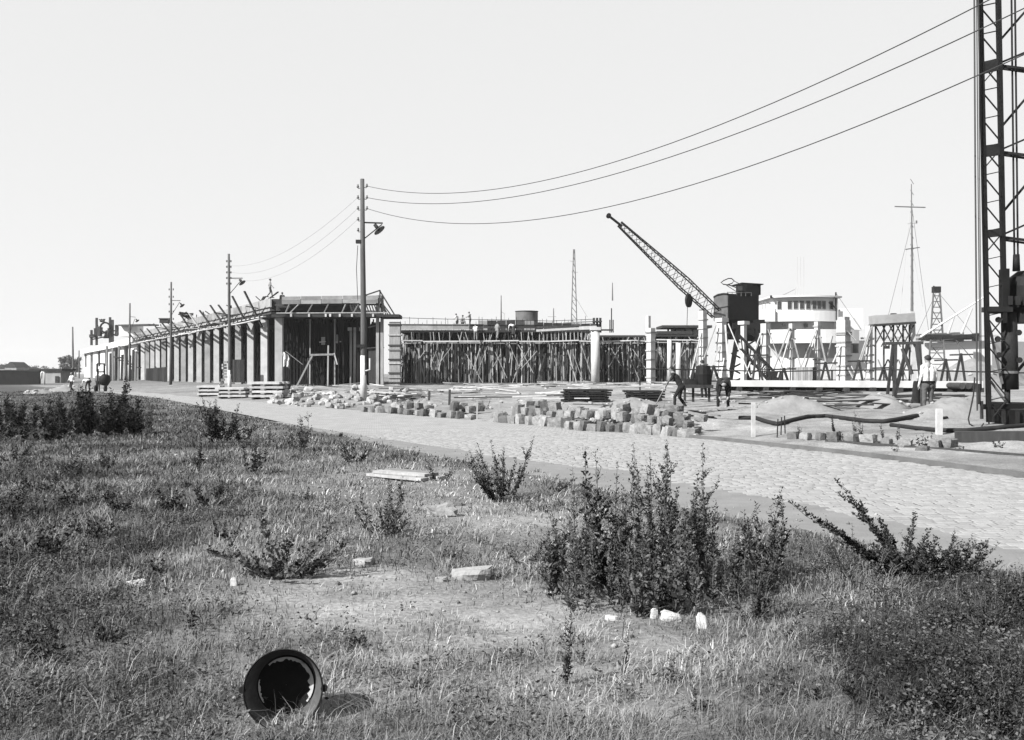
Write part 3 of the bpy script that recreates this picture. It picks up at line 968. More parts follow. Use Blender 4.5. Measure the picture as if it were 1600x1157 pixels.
for i, (px, py, w, h, lab, m_) in enumerate((
        (738, 903, 74, 24, "large flat pale stone in the middle of the grass", PALEST),
        (690, 908, 22, 13, "small pale stone just left of the large flat one", PALEST),
        (690, 806, 48, 22, "low pale stone in the worn turf below the loose boards", RUBBLE),
        (712, 790, 26, 10, "thin dark slab lying behind the low pale stone", STONE),
        (1047, 968, 38, 18, "bright white lump in the grass under the large weed clump", PAPER),
        (1095, 982, 17, 30, "white stone standing on end right of the bright white lump", PAPER),
        (957, 968, 22, 14, "small white lump in the grass left of the bright white lump", PAPER),
        (1022, 966, 13, 22, "white sliver caught in the foot of the large weed clump", PAPER),
        (214, 918, 36, 18, "torn white scrap beside the bent dark stalk", PAPER),
        (172, 920, 20, 7, "thin white strip lying left of the torn white scrap", PAPER),
        (568, 882, 36, 16, "pale stone in the leaves right of the sprawling weed", RUBBLE),
        (1200, 926, 16, 11, "small white chip beside the leafy weed with a crooked top", PAPER),
        (1228, 916, 24, 7, "flat white chip in the grass under the leaning branches", PAPER),
        (1352, 972, 16, 9, "pale chip near the upright dark stalk", PAPER),
        (365, 915, 12, 18, "white chip standing below the sprawling weed", PAPER),
        (218, 674, 8, 5, "white chip at the foot of the thicket", PAPER),
        (320, 718, 14, 5, "pale chip in the grass beside the single thin stalk", PAPER))):
    at_px("pale_stone" if m_ is not PAPER else "white_scrap", LUMPS[i % 9], px, py, w, h, lab, "stone" if m_ is not PAPER else "scrap", m_)


def loose_boards():
    p = G(632, 748)
    t = thing("board_stack", "short stack of pale loose boards lying on the verge", "boards", p)
    dirv = Vector((.78, -.62, 0)).normalized(); side = Vector((.62, .78, 0))
    for i, (o, z, l_, a) in enumerate(((-.16, .04, 1.15, 0), (.02, .045, 1.1, .05), (.20, .04, 1.2, -.04), (-.06, .085, 1.0, .1), (.14, .09, 1.05, -.08))):
        d_ = (dirv + side * a).normalized()
        c = p + side * o + Vector((0, 0, z))
        obj("plank", MB().bar(c - d_ * l_ / 2, c + d_ * l_ / 2, .17, .04), WOOD, parent=t)


loose_boards()

# ================================================================== WAREHOUSE UNDER CONSTRUCTION (left)
def fac(Y, off=0.0, z=0.0):
    """a point on the street face of the warehouse, off metres outwards (towards the street)"""
    n = Vector((-1, -.55, 0)).normalized()
    return Vector((-20.6 - .55 * (Y - 85), Y, z)) + n * off


INW = Vector((1, .55, 0)).normalized()


def warehouse():
    base = 0.45
    w = thing("warehouse", "long concrete warehouse half built, with a row of columns and open deck", "building", fac(85, 0, base))
    rr = random.Random(3)
    # street row of columns
    y = 85.0
    i = 0
    while y < 160:
        p = fac(y, 0, base)
        mb = MB().box((p.x, p.y, base + 3.05), (.62 if i else .66, .62, 6.1))
        obj("column", mb, CONC if i % 3 else CONC_D, parent=w)
        y += 4.55 + rr.uniform(-.25, .25); i += 1
    # roof slab: the finished part far away and the fresh part near, with its edge beam
    def slab(y0, y1, z0, z1, o0, depth):
        a, b = fac(y0, o0), fac(y1, o0)
        c, d_ = fac(y1) + INW * depth, fac(y0) + INW * depth
        return MB().prism([(a.x, a.y), (d_.x, d_.y), (c.x, c.y), (b.x, b.y)], z0, z1)
    obj("roof_slab", slab(86.2, 163, 7.15, 7.5, .5, 10), CONC_D, parent=w)
    obj("roof_slab", slab(163.3, 250, 6.5, 7.6, .9, 26), PLASTER, parent=w)
    obj("shade_backing", slab(88.5, 250, base, 7.1, -9.6, 10), SHADE_WALL_DARK, parent=w)  # added backing, keeps the sky out so the interior stays black
    # edge boards of the fresh deck on the street side
    y = 85.5
    while y < 162:
        l_ = rr.uniform(2.6, 3.6)
        a, b = fac(y, .62, 7.85), fac(min(y + l_ - .04, 162.4), .62, 7.85)
        obj("formwork_board", MB().bar(a, b, .05, .75 + rr.uniform(-.06, .06)), FORM, parent=w)
        y += l_
    # soffit bearers under the edge
    y = 86
    while y < 162:
        a, b = fac(y, 1.5, 6.62), fac(y, -3.5, 6.7)
        obj("bearer", MB().bar(a, b, .14, .2), WOOD_D, parent=w)
        y += 1.5
    obj("soffit_board", slab(85.6, 162.5, 6.85, 7.0, .55, 9.6), WOOD_D, parent=w)
    # walls of the finished part with tall openings
    y = 163.5
    k = 0
    while y < 249:
        pw, ow = (9.5, 5.6) if k % 2 == 0 else (8.0, 5.0)
        a, b = fac(y, 0), fac(min(y + pw, 249), 0)
        obj("wall_panel", MB().bar(V(a.x, a.y, base + 3.0), V(b.x, b.y, base + 3.0), .3, 6.05), PLASTER, parent=w)
        if y + pw < 248:
            c, d_ = fac(y + pw + .02, -.05), fac(y + pw + ow - .02, -.05)
            lowh = 2.6 if k % 3 != 1 else 0.2
            if lowh > 1:
                obj("sill_panel", MB().bar(V(c.x, c.y, base + lowh / 2), V(d_.x, d_.y, base + lowh / 2), .26, lowh), PLASTER, parent=w)
            obj("window", MB().bar(V(c.x, c.y, base + lowh + (6.0 - lowh) / 2) + INW * .35, V(d_.x, d_.y, base + lowh + (6.0 - lowh) / 2) + INW * .35, .06, 6.0 - lowh), GLASS_D, parent=w)
        y += pw + ow; k += 1
    e0, e1 = fac(250, 0), fac(250) + INW * 25
    obj("wall_panel", MB().bar(V(e0.x, e0.y, base + 3), V(e1.x, e1.y, base + 3), .3, 6.0), PLASTER, parent=w)
    # props under the fresh deck, many deep
    mb = MB()
    for r_ in range(1, 5):
        for j in range(46):
            q = fac(86 + j * 1.65 + rr.uniform(-.5, .5), 0) + INW * (r_ * 2.0 + rr.uniform(-.5, .5))
            mb.bar(V(q.x, q.y, base), V(q.x + rr.uniform(-.25, .25), q.y, 6.85), .12)
    obj("prop", mb, SHADE_WALL_DARK, parent=w, kind="stuff")  # coloured near black for the shade beneath the deck
    return w


WH = warehouse()


def street_scaffold():
    """the plank gangway hung along the deck edge and its leaning rail posts"""
    t = thing("gangway", "plank gangway hung along the deck edge of the warehouse with leaning timber posts", "scaffold", fac(85, 1.6, 6.4))
    rr = random.Random(5)
    y = 85.2
    while y < 166:
        l_ = rr.uniform(3.5, 5)
        for o, z in ((1.25, 6.55), (1.62, 6.32)):
            a, b = fac(y, o, z + rr.uniform(-.05, .05)), fac(y + l_ + .3, o + rr.uniform(-.08, .08), z + rr.uniform(-.06, .06))
            obj("plank", MB().bar(a, b, .28, .09), WOOD_L, parent=t)
        y += l_
    for y, s in ((88.2, 1.25), (92.5, 1.2), (98, 1.0), (101.5, 1.1), (106.5, 1.0), (112, 1.0), (117, 1.1), (123, .9), (129, .9), (135.5, 1.0), (141, .8), (147, .9), (153, .8), (159, .9)):
        a = fac(y - .6, .75, 5.75 if y < 95 else 6.3)
        b = fac(y + .9, 1.9, 6.35 + 2.1 * s)
        b = b + (b - a) * .04
        obj("rail_post", MB().bar(a, b, .21, .1), WOOD_D if y != 112 else WOOD, parent=t)
    for k in range(34):
        y = rr.uniform(86, 160); z = rr.choice((6.35, 6.6, 6.75, 7.5))
        a = fac(y, .3, z); b = fac(y + rr.uniform(-.6, .6), rr.uniform(1.5, 2.6), z + rr.uniform(-.35, .35))
        obj("projecting_timber", MB().bar(a, b, rr.uniform(.1, .2), .1), rr.choice((WOOD_D, WOOD_D, WOOD)), parent=t)
    for k in range(20):
        y = rr.uniform(86, 150)
        a = fac(y, rr.uniform(-.3, .6), 8.15); b = fac(y + rr.uniform(-2, 2), rr.uniform(-.4, .7), 8.2 + rr.uniform(.1, .7))
        obj("projecting_timber", MB().bar(a, b, rr.uniform(.08, .16), .08), WOOD_D, parent=t)
    y = 87
    while y < 164:
        obj("hanger", MB().bar(fac(y, 1.4, 6.3), fac(y, .6, 7.6), .09), WOOD_D, parent=t)
        y += 3.1
    return t


street_scaffold()


def near_face():
    """the end of the deck that faces the camera"""
    Y = 85.0
    t = thing("deck_formwork", "boarded edge formwork with timber trusses over the near end of the warehouse", "formwork", P(436, 498, Y))
    px = 440
    for wdt, ytop in ((30, 463.5), (32, 463), (33, 462.5), (29, 462), (27, 462)):
        for r_ in range(2):
            a, b = P(px + .4, ytop + 3.2 + r_ * 6.1, Y), P(px + wdt - .4, ytop + 3.0 + r_ * 6.1, Y)
            obj("formwork_board", MB().bar(a, b, .06, .33), FORM, parent=t)
        px += wdt
    obj("waling", MB().bar(P(430, 477, Y + .2), P(600, 476, Y + .2), .16, .16), WOOD_D, parent=t)
    obj("waling", MB().bar(P(432, 489.5, Y - .4), P(606, 489, Y - .4), .10, .08), WOOD, parent=t)
    obj("deck_board", MB().box(P(495, 480, Y + 3.2), (7.0, 5.4, 1.05)), WOOD_D, parent=t)
    for i, (x0, x1) in enumerate(((466, 452), (488, 480), (513, 506), (540, 534), (452, 446), (560, 552))):
        obj("strut", MB().bar(P(x0, 476, Y - .1), P(x1, 490, Y - .3), .09), WOOD, parent=t)
    for i in range(13):
        x = 547 + i * 4.2
        obj("strut", MB().bar(P(x, 476.5, Y + .1), P(x + 5.5, 492, Y + .1), .13, .1), WOOD_D, parent=t)
    # dark working platform
    obj("platform", MB().box(P(527, 494.5, Y + .1), (11.2, 1.9, .24)), WOOD_D, parent=t)
    obj("platform", MB().box(P(612, 496, Y + .4), (1.7, 1.6, .26)), WOOD_D, parent=t)
    for x in (455, 483, 509, 516, 531, 550, 583):
        obj("bracket", MB().box(P(x, 493, Y - .95), (.16, .12, .26)), WOOD_L, parent=t)
    # raking rails at the right end
    for x0, y0, x1, y1 in ((593, 454, 617, 493), (594, 470, 612, 494), (598, 478, 608, 495), (570, 462, 594, 454), (594, 454, 592, 492)):
        obj("raking_rail", MB().bar(P(x0, y0, Y), P(x1, y1, Y), .11), WOOD_D, parent=t)
    for x in (590, 597):
        obj("post", MB().bar(P(x, 462, Y + .3), P(x, 604, Y + .3), .26), WOOD, parent=t)
    obj("cross_bar", MB().bar(P(575, 512, Y + .6), P(592, 508, Y + .6), .1), WOOD, parent=t)
    return t


near_face()


def near_end_clutter():
    Y = 84.5
    # white round column without its beam yet
    c = thing("concrete_column", "white column with flat capital standing under the near end of the deck", "column", P(553, 601, Y + 4))
    obj("shaft", MB().tube(P(553, 603, Y + 4), P(553, 517, Y + 4), .42, .42, 16), CONC, parent=c, smooth=True)
    obj("capital", MB().box(P(553.5, 514.8, Y + 4), (1.05, 1.0, .3)), CONC, parent=c)
    b = thing("boxed_column", "tall column boxed in pale boards with timber clamps, right of the lamp pole", "column", P(617.5, 605, Y))
    obj("shaft", MB().box(P(617.5, 554, Y + .5), (.94, .94, 5.7)), WOOD, parent=b)
    for k, yy in enumerate((508, 524, 540, 547, 562, 568, 583, 590, 598)):
        obj("clamp", MB().box(P(617.5, yy, Y + .5), (1.12, 1.12, .12)), WOOD if k % 2 else WOOD_D, parent=b)
    s = thing("site_hut", "small dark board hut standing behind the lamp pole", "hut", P(586, 600, Y + 1))
    for k in range(6):
        obj("board", MB().box(P(577.5 + k * 3.5, 572, Y + 1), (.19, .07, 3.0 + .1 * (k % 2))), WOOD_D, parent=s)
    obj("roof", MB().bar(P(574, 545, Y + 1.8), P(598, 543, Y + 1.8), 2.0, .08), WOOD_D, parent=s)
    obj("side_wall", MB().box(P(586, 572, Y + 2.4), (1.2, .07, 3.0)), WOOD_D, parent=s)
    h = thing("sawhorse_frame", "rough timber trestle frame with a long raking pole under the near deck", "trestle", P(490, 612, Y - 3))
    obj("raking_pole", MB().bar(P(488, 556, Y - 3), P(457, 617, Y - 3), .13), WOOD, parent=h)
    obj("beam", MB().bar(P(484, 555, Y - 3), P(522, 554, Y - 3), .16), WOOD, parent=h)
    obj("leg", MB().bar(P(513, 540, Y - 3), P(512, 612, Y - 3), .12), WOOD, parent=h)
    obj("leg", MB().bar(P(522, 552, Y - 3), P(527, 570, Y - 3), .1), WOOD_L, parent=h)
    obj("leg", MB().bar(P(481, 560, Y - 2.6), P(481, 612, Y - 2.6), .1), WOOD_D, parent=h)
    n = thing("cloth", "pale cloth hung over a rope between the near column and the trestle", "cloth", P(447, 572, Y - 1))
    mb = MB(); g = []
    for i in range(7):
        for j in range(5):
            g.append(P(442.5 + i * 1.6 - (2 if j == 0 else 0), 550 + j * 5.2 + abs(i - 2) * 1.4 + random.uniform(-.8, .8), Y - 1 + .15 * math.sin(i * 1.7 + j)))
    mb.add(g, [(i * 5 + j, i * 5 + j + 1, (i + 1) * 5 + j + 1, (i + 1) * 5 + j) for i in range(6) for j in range(4)])
    obj("fabric", mb, PAPER, parent=n)
    obj("rope", MB().tube(P(446, 549, Y - 1), P(473, 570, Y - 1), .035), WOOD, parent=n)
    # props below the near deck, shade put into their colour
    p = thing("shoring", "close set props, darkened for shade, holding up the near end of the deck", "shoring", P(495, 606, Y + 3))
    rr = random.Random(8)
    for k in range(34):
        x = 443 + k * 4.5 + rr.uniform(-1.5, 1.5)
        Yk = Y + 2 + rr.uniform(0, 4)
        obj("prop", MB().bar(P(x, 606, Yk), P(x + rr.uniform(-1.5, 1.5), 499, Yk), .12), SHADE_WALL_DARK if k % 9 else WOOD, parent=p)
    mb = MB()
    for k in range(220):
        Yk = Y + 6 + rr.uniform(0, 16); x = rr.uniform(440, 598)
        mb.bar(P(x, 603, Yk), P(x + rr.uniform(-1, 1), 500 + (Yk - Y) * .5, Yk), .12)
    obj("rear_prop", mb, SHADE_WALL_DARK, parent=p, kind="stuff")
    obj("hanging_board", MB().box(P(505, 533, Y + 3), (.35, .05, .7)), WOOD_L, parent=p)
    obj("hanging_board", MB().box(P(528, 530, Y + 3), (.3, .05, .8)), WOOD, parent=p)
    obj("ledge_board", MB().bar(P(499, 535, Y + 2.8), P(509, 534, Y + 2.8), .2, .08), WOOD_L, parent=p)
    obj("ledge_board", MB().bar(P(523, 535, Y + 2.8), P(533, 534, Y + 2.8), .2, .08), WOOD_L, parent=p)
    obj("shade_backing_board", MB().box(P(520, 551, Y + 24), (10.5, .2, 6.3)), SHADE_WALL_DARK, parent=p)  # added near black backing for the darkness under the deck


near_end_clutter()


# ================================================================== SHORING AND DECK (centre)
def shoring(name, label, x0, x1, Y, ytop, ymid, ybase, nprops, depth, seed, parapet=True, rows=9):
    """a forest of props under a slab that is still in its formwork"""
    rr = random.Random(seed)
    t = thing(name, label, "shoring", P((x0 + x1) / 2, ybase, Y))
    W = (x1 - x0)
    # front props, each a part
    for k in range(nprops):
        x = x0 + W * (k + rr.random()) / nprops
        Yk = Y + rr.uniform(0, 1.6)
        lean = rr.gauss(0, 1.6)
        th = rr.choice((.05, .06, .07, .08, .10))
        obj("prop", MB().bar(P(x, ybase + 2, Yk), P(x + lean, ymid + rr.uniform(0, 3), Yk), th, th * rr.uniform(.6, 1)), rr.choice((WOOD, WOOD, WOOD_D, SHADE_WALL_DARK, WOOD_D, WOOD_L)), parent=t)
        for _q in range(2 if rr.random() < .6 else 1):
            xs_, ya_ = x + rr.uniform(-4, 4), rr.uniform(ymid + 2, ymid + 30)
            Ys_ = Y + rr.uniform(.3, 5)
            obj("loose_prop", MB().bar(P(xs_, ya_, Ys_), P(xs_ + rr.gauss(0, 2.4), ya_ + rr.uniform(15, 40), Ys_), rr.uniform(.05, .10), .05), rr.choice((WOOD, WOOD, WOOD_L)), parent=t)
        if rr.random() < .75:
            obj("stub_prop", MB().bar(P(x + rr.uniform(-3, 3), ymid, Yk), P(x + rr.uniform(-3, 3), ytop + 3, Yk), .07), WOOD if rr.random() < .45 else WOOD_D, parent=t)
    # braces
    for k in range(max(5, int(W / 11))):
        x = x0 + W * (k + .2 + .6 * rr.random()) / max(5, int(W / 11))
        d_ = rr.choice((-1, 1)) * rr.uniform(10, 26)
        ya, yb = rr.uniform(ymid + 4, ymid + 22), rr.uniform(ymid + 38, ybase)
        xa, xb = min(max(x, x0), x1), min(max(x + d_, x0), x1)
        obj("brace", MB().bar(P(xa, ya, Y - .25), P(xb, yb, Y - .25), .10, .05), rr.choice((WOOD, WOOD_D, WOOD)), parent=t)
    # ledgers
    x = x0
    while x < x1 - 2:
        l_ = min(rr.uniform(34, 60), x1 - x)
        obj("ledger", MB().bar(P(x, ymid + rr.uniform(-1, 1), Y - .2), P(x + l_ - .5, ymid + rr.uniform(-1, 1), Y - .2), .28, .12), WOOD_L, parent=t)
        obj("ledger", MB().bar(P(x + 1, ymid + 3.5 + rr.uniform(-.6, .8), Y + .5), P(x + l_ - 2, ymid + 3.5 + rr.uniform(-.6, .8), Y + .5), .2, .1), WOOD, parent=t)
        x += l_
    # boards under the slab, the slab edge
    dz = (P(x0, ytop, Y).z, P(x0, ymid, Y).z)
    Xa, Xb = P(x0, 0, Y).x, P(x1, 0, Y).x
    obj("deck", MB().box(((Xa + Xb) / 2, Y + depth / 2 + .5, dz[0] - .1), (Xb - Xa, depth, .22)), WOOD_D, parent=t)
    obj("mid_deck", MB().box(((Xa + Xb) / 2, Y + depth / 2 + 1.6, dz[1] + .12), (Xb - Xa, depth, .06)), WOOD_D, parent=t)
    if parapet:
        x = x0
        while x < x1 - 1:
            l_ = min(rr.uniform(22, 34), x1 - x)
            obj("edge_board", MB().bar(P(x, ytop - 5, Y + .4), P(x + l_ - .3, ytop - 5 + rr.uniform(-.4, .4), Y + .4), .07, .58 if x < x0 + 125 else .3), FORM if x < x0 + 110 else WOOD_D, parent=t)
            x += l_
    mb = MB()
    for r_ in range(rows):
        for k in range(int(nprops * .55)):
            Yk = Y + 2.5 + r_ * (depth - 3) / rows + rr.uniform(-.5, .5)
            xx = lerp(Xa, Xb, (k + rr.random()) / int(nprops * .55))
            b = gz(xx, Yk)
            mb.bar(V(xx, Yk, b), V(xx + rr.gauss(0, .12), Yk, dz[1]), .11)
            if rr.random() < .35:
                mb.bar(V(xx, Yk, dz[1] - .5 - rr.random() * 2), V(xx + rr.uniform(-1.5, 1.5), Yk, b + rr.random()), .1, .04)
            mb.bar(V(xx, Yk, dz[1] + .1), V(xx, Yk, dz[0]), .08)
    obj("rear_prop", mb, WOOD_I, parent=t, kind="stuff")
    obj("shade_backing", MB().box(((Xa + Xb) / 2, Y + depth + .3, dz[0] / 2 + .2), (Xb - Xa + 2, .3, dz[0] + .2)), SHADE_WALL_DARK, parent=t)  # added backing that shuts out the sky behind the props
    return t


shoring("timber_shoring", "wide forest of timber props under the boarded slab in the centre of the site", 622, 925, 97, 516, 533, 601, 135, 24, 21)
shoring("timber_shoring", "narrower bay of props between the smooth round column and the capped square column", 938, 1009, 100, 524, 533, 600, 34, 22, 22, parapet=False)
shoring("timber_shoring", "short open bay of props right of the capped square column", 1026, 1094, 102, 523, 532, 598, 26, 12, 23, parapet=False, rows=4)


def deck_clutter():
    Y = 97.3
    rr = random.Random(31)
    # reinforcement starter bars along the deck
    r_ = thing("starter_bars", "thin reinforcement bars and guard line standing along the centre deck edge", "reinforcement", P(770, 512, Y))
    for k in range(44):
        x = 628 + k * 6.7 + rr.uniform(-2, 2)
        obj("bar", MB().bar(P(x, 518, Y + rr.uniform(0, 3)), P(x + rr.uniform(-.5, .5), rr.uniform(494, 505), Y + 1), .04), STEEL, parent=r_)
    obj("guard_line", MB().path([P(628, 497, Y), P(700, 499, Y), P(780, 500, Y), P(860, 502, Y), P(930, 499, Y)], .028, 5), STEEL, parent=r_)
    obj("guard_line", MB().path([P(628, 507, Y), P(720, 508, Y), P(840, 508, Y), P(930, 506, Y)], .028, 5), STEEL, parent=r_)
    # dark boarded upstand behind
    u = thing("upstand_form", "long dark boarded upstand on the centre deck below the round tank", "formwork", P(845, 515, Y + 10))
    for k in range(13):
        x = 747 + k * 14.6
        yt = 501 if k < 6 else (504 + (k - 6) * .45)
        obj("board", MB().bar(P(x + .3, (yt + 520) / 2, Y + 8), P(x + 14.3, (yt + 520) / 2, Y + 8), .08, (520 - yt) / F * (Y + 8)), WOOD_D if k % 5 else FORM, parent=u)
    # round tank
    k = thing("steel_tank", "dark round open topped tank standing on the centre deck", "tank", P(823, 503, Y + 13))
    c = P(823, 503, Y + 13)
    s = (Y + 13) / F
    obj("shell", MB().lathe([(17.5 * s, -.3), (17.5 * s, 16 * s)], 32, Matrix.Translation(c)), STEEL_G, parent=k, smooth=True)
    obj("rim", MB().lathe([(17.5 * s, 15.2 * s), (18.2 * s, 15.4 * s), (18.2 * s, 16.4 * s), (17.3 * s, 16.4 * s)], 32, Matrix.Translation(c)), STEEL, parent=k, smooth=True)
    obj("floor", MB().lathe([(17.3 * s, .1), (.01, .1)], 24, Matrix.Translation(c)), STEEL, parent=k)
    # pale sloping sill formwork at the right end
    f = thing("sill_form", "pale raised edge beam formwork at the right end of the centre deck", "formwork", P(880, 520, Y - .6))
    obj("beam_board", MB().bar(P(838, 517, Y - .6), P(905, 513.5, Y - .6), .3, .22), WOOD_L, parent=f)
    obj("beam_board", MB().bar(P(905, 513.3, Y - .6), P(932, 512, Y - .6), .4, .34), WOOD_L, parent=f)
    for i in range(14):
        x = 843 + i * 6
        obj("stud", MB().bar(P(x, 518, Y - .5), P(x + rr.uniform(-1, 1), 533, Y - .5), .08), WOOD, parent=f)
    # dark block and scaffold poles beyond the round column
    b = thing("scaffold_tower", "small dark scaffold with slender poles above the smooth round column", "scaffold", P(935, 516, Y))
    for x in (928, 933, 938):
        obj("post", MB().bar(P(x, 497, Y), P(x, 520, Y), .22), WOOD_D, parent=b)
    obj("plank", MB().bar(P(926, 503, Y), P(940, 503, Y), .9, .12), WOOD_D, parent=b)
    obj("plank", MB().bar(P(880, 505, Y + 1), P(940, 502, Y + 1), .4, .1), WOOD, parent=b)
    for x, y0 in ((955.5, 482), (953, 500), (958, 500)):
        obj("post", MB().bar(P(x, y0, Y), P(x, 520, Y), .1), STEEL, parent=b)
    obj("plank", MB().bar(P(938, 516, Y), P(957, 516, Y), .6, .14), WOOD_D, parent=b)


deck_clutter()


# ================================================================== COLUMNS WITH RAKING BRACES (right of centre)
def column(px, ytop, ybase, Y, wpx, label, braces=(), clamps=(), cap=None, round_=False, form=False, group=None, m=None, rot=0.0):
    s = Y / F * (1.0 if round_ else .76)
    t = thing("concrete_column", label, "column", P(px, ybase, Y), group)
    zt, zb = P(px, ytop, Y).z, P(px, ybase, Y).z - .3
    X = P(px, 0, Y).x
    m = m or (WOOD_L if form else CONC)
    if round_:
        obj("shaft", MB().tube((X, Y, zb), (X, Y, zt), wpx * s / 2, wpx * s / 2, 18), m, parent=t, smooth=True)
    else:
        obj("shaft", MB().box((X, Y, (zt + zb) / 2), (wpx * s, wpx * s, zt - zb), Matrix.Rotation(R(38 + rot), 3, 'Z') if form or rot else Matrix.Rotation(R(36), 3, 'Z')), m, parent=t)
    for yy in clamps:
        Rm = Matrix.Rotation(R(38 + rot), 3, 'Z') if form or rot else Matrix.Rotation(R(36), 3, 'Z')
        obj("clamp", MB().box((X, Y, P(px, yy, Y).z), (wpx * s + .16, wpx * s + .16, .12), Rm), WOOD, parent=t)
    if cap:
        obj("capital", MB().box((X, Y, zt + .12), (cap * s, cap * s, .3), Matrix.Rotation(R(36), 3, 'Z') if not round_ else None), m, parent=t)
    for x0, y0, x1, y1, dY, w in braces:
        obj("brace", MB().bar(P(x0, y0, Y - .3), P(x1, y1, Y + dY), w, w * .5), WOOD_L if random.random() < .5 else WOOD, parent=t)
    return t


column(930, 516, 600, 92, 13.5, "smooth round white column at the right end of the wide shoring", cap=16, round_=True)
column(1017, 513, 600, 90, 13, "square column with a pale face and a dark clamped side, right of the smooth round column", clamps=(520, 534, 548, 562, 576, 590), cap=None)
column(1013, 494, 513, 92, 7, "short pale column stub standing up behind the square clamped column", form=True)
column(1046, 531, 598, 96, 7, "slim white column in the open bay of props", round_=True)
column(1060, 536, 597, 88, 8, "slim white column behind the standing worker", round_=True)
column(1098, 486, 600, 88, 12, "tall column in form boards just left of the crane's braced columns", form=True, clamps=(500, 514, 528, 542, 556, 570, 584), braces=((1096, 520, 1078, 590, -1, .12),))
column(1127.5, 503, 604, 74, 14, "nearest braced white column, right below the crane house", clamps=(520, 536, 550, 564, 578, 590), cap=20,
       braces=((1119, 508, 1100, 560, -.5, .12), (1133, 508, 1139, 590, -1, .12), (1138, 506, 1173, 590, -1, .14), (1124, 540, 1107, 596, -.5, .1), (1131, 560, 1124, 603, -1.2, .1)))
column(1162, 507, 600, 84, 9, "white column with flat capital behind the dark ramp", cap=17)
column(1196, 506, 598, 80, 14, "white column with dark side and paired braces right of the dark ramp", clamps=(522, 540, 558, 576),
       braces=((1200, 515, 1228, 590, -1, .13), (1201, 540, 1215, 560, -1, .1), (1190, 518, 1165, 585, -.6, .11), (1188, 530, 1170, 575, .4, .1)))
column(1237, 506, 598, 78, 8.5, "slender white column with long raking braces in front of the ship's bridge", clamps=(515, 530, 545, 560, 575),
       braces=((1234, 512, 1209, 578, -.6, .15), (1236, 518, 1215, 590, -1, .12), (1240, 530, 1256, 592, 0, .1)))
column(1277, 503, 598, 80, 9, "slender white column with a dark head left of the boxed column", clamps=(510, 528, 546, 562, 578),
       braces=((1276, 515, 1251, 575, -.5, .12), (1274, 525, 1258, 575, -1, .1), (1281, 525, 1296, 592, 0, .12), (1301, 525, 1290, 570, 1, .1)))
column(1318, 501, 596, 76, 20, "big column boxed in pale and dark boards, widest of the row", form=True, clamps=(520, 523, 535, 541, 556, 572, 586), cap=17,
       braces=((1324, 518, 1337, 532, -.4, .14), (1314, 540, 1292, 588, -1, .13), (1322, 570, 1336, 596, -1, .14), (1330, 572, 1342, 596, -.5, .12)))
column(1358, 509, 600, 72, 10, "column in pale clamps standing at the left end of the timber trestle", form=True, clamps=(530, 540, 555, 566, 580, 592),
       braces=((1360, 512, 1334, 590, -.6, .13), (1363, 510, 1345, 565, -1, .11)))


def trestle():
    Y = 74
    t = thing("timber_trestle", "high timber trestle with crossed braces carrying a grey concrete beam", "trestle", P(1395, 600, Y))
    s = Y / F
    a, b = P(1362, 501, Y), P(1425, 497, Y)
    obj("beam", MB().bar(a, b, 1.2, .7), CONC_D, parent=t)
    obj("cap_timber", MB().bar(P(1361, 509, Y), P(1426, 505, Y), 1.3, .16), WOOD_D, parent=t)
    for x in (1368, 1381, 1396, 1411, 1421):
        obj("post", MB().bar(P(x, 508, Y + .2), P(x, 600, Y + .2), .1), WOOD_D, parent=t)
    for k in range(5):
        x = 1368 + k * 11
        obj("brace", MB().bar(P(x, 509, Y - .3), P(x + 17, 542, Y - .3), .12, .06), WOOD_D, parent=t)
        obj("brace", MB().bar(P(x + 16, 508, Y - .4), P(x - 2, 542, Y - .4), .12, .06), WOOD_D, parent=t)
    for k in range(3):
        x = 1372 + k * 16
        obj("brace", MB().bar(P(x, 562, Y - .3), P(x + 15, 598, Y - .3), .13, .06), WOOD, parent=t)
        obj("brace", MB().bar(P(x + 15, 562, Y - .4), P(x, 598, Y - .4), .13, .06), WOOD_D, parent=t)
    obj("block", MB().box(P(1396, 493, Y), (.35, .35, .3)), STEEL, parent=t)
    obj("post", MB().bar(P(1425, 487, Y), P(1428, 600, Y), .32), CONC, parent=t)
    # nearer, heavier A frame
    Y = 33
    f = thing("sheer_legs", "rough A shaped frame of dark heavy timbers standing left of the white shirted man", "frame", G(1400, 640))
    for x0, y0, x1, y1, w in ((1396, 536, 1384, 641, .085), (1399, 538, 1397, 640, .10), (1419, 536, 1393, 638, .10), (1410, 545, 1425, 585, .1), (1432, 536, 1440, 600, .11), (1436, 538, 1442, 640, .11)):
        obj("leg", MB().bar(P(x0, y0, Y), P(x1, y1, Y - .2), w), WOOD_D, parent=f)
    obj("cap_beam", MB().bar(P(1383, 537, Y), P(1442, 536, Y), .12, .1), WOOD_D, parent=f)
    obj("chock", MB().box(P(1386, 543, Y), (.14, .14, .1)), WOOD_D, parent=f)


trestle()


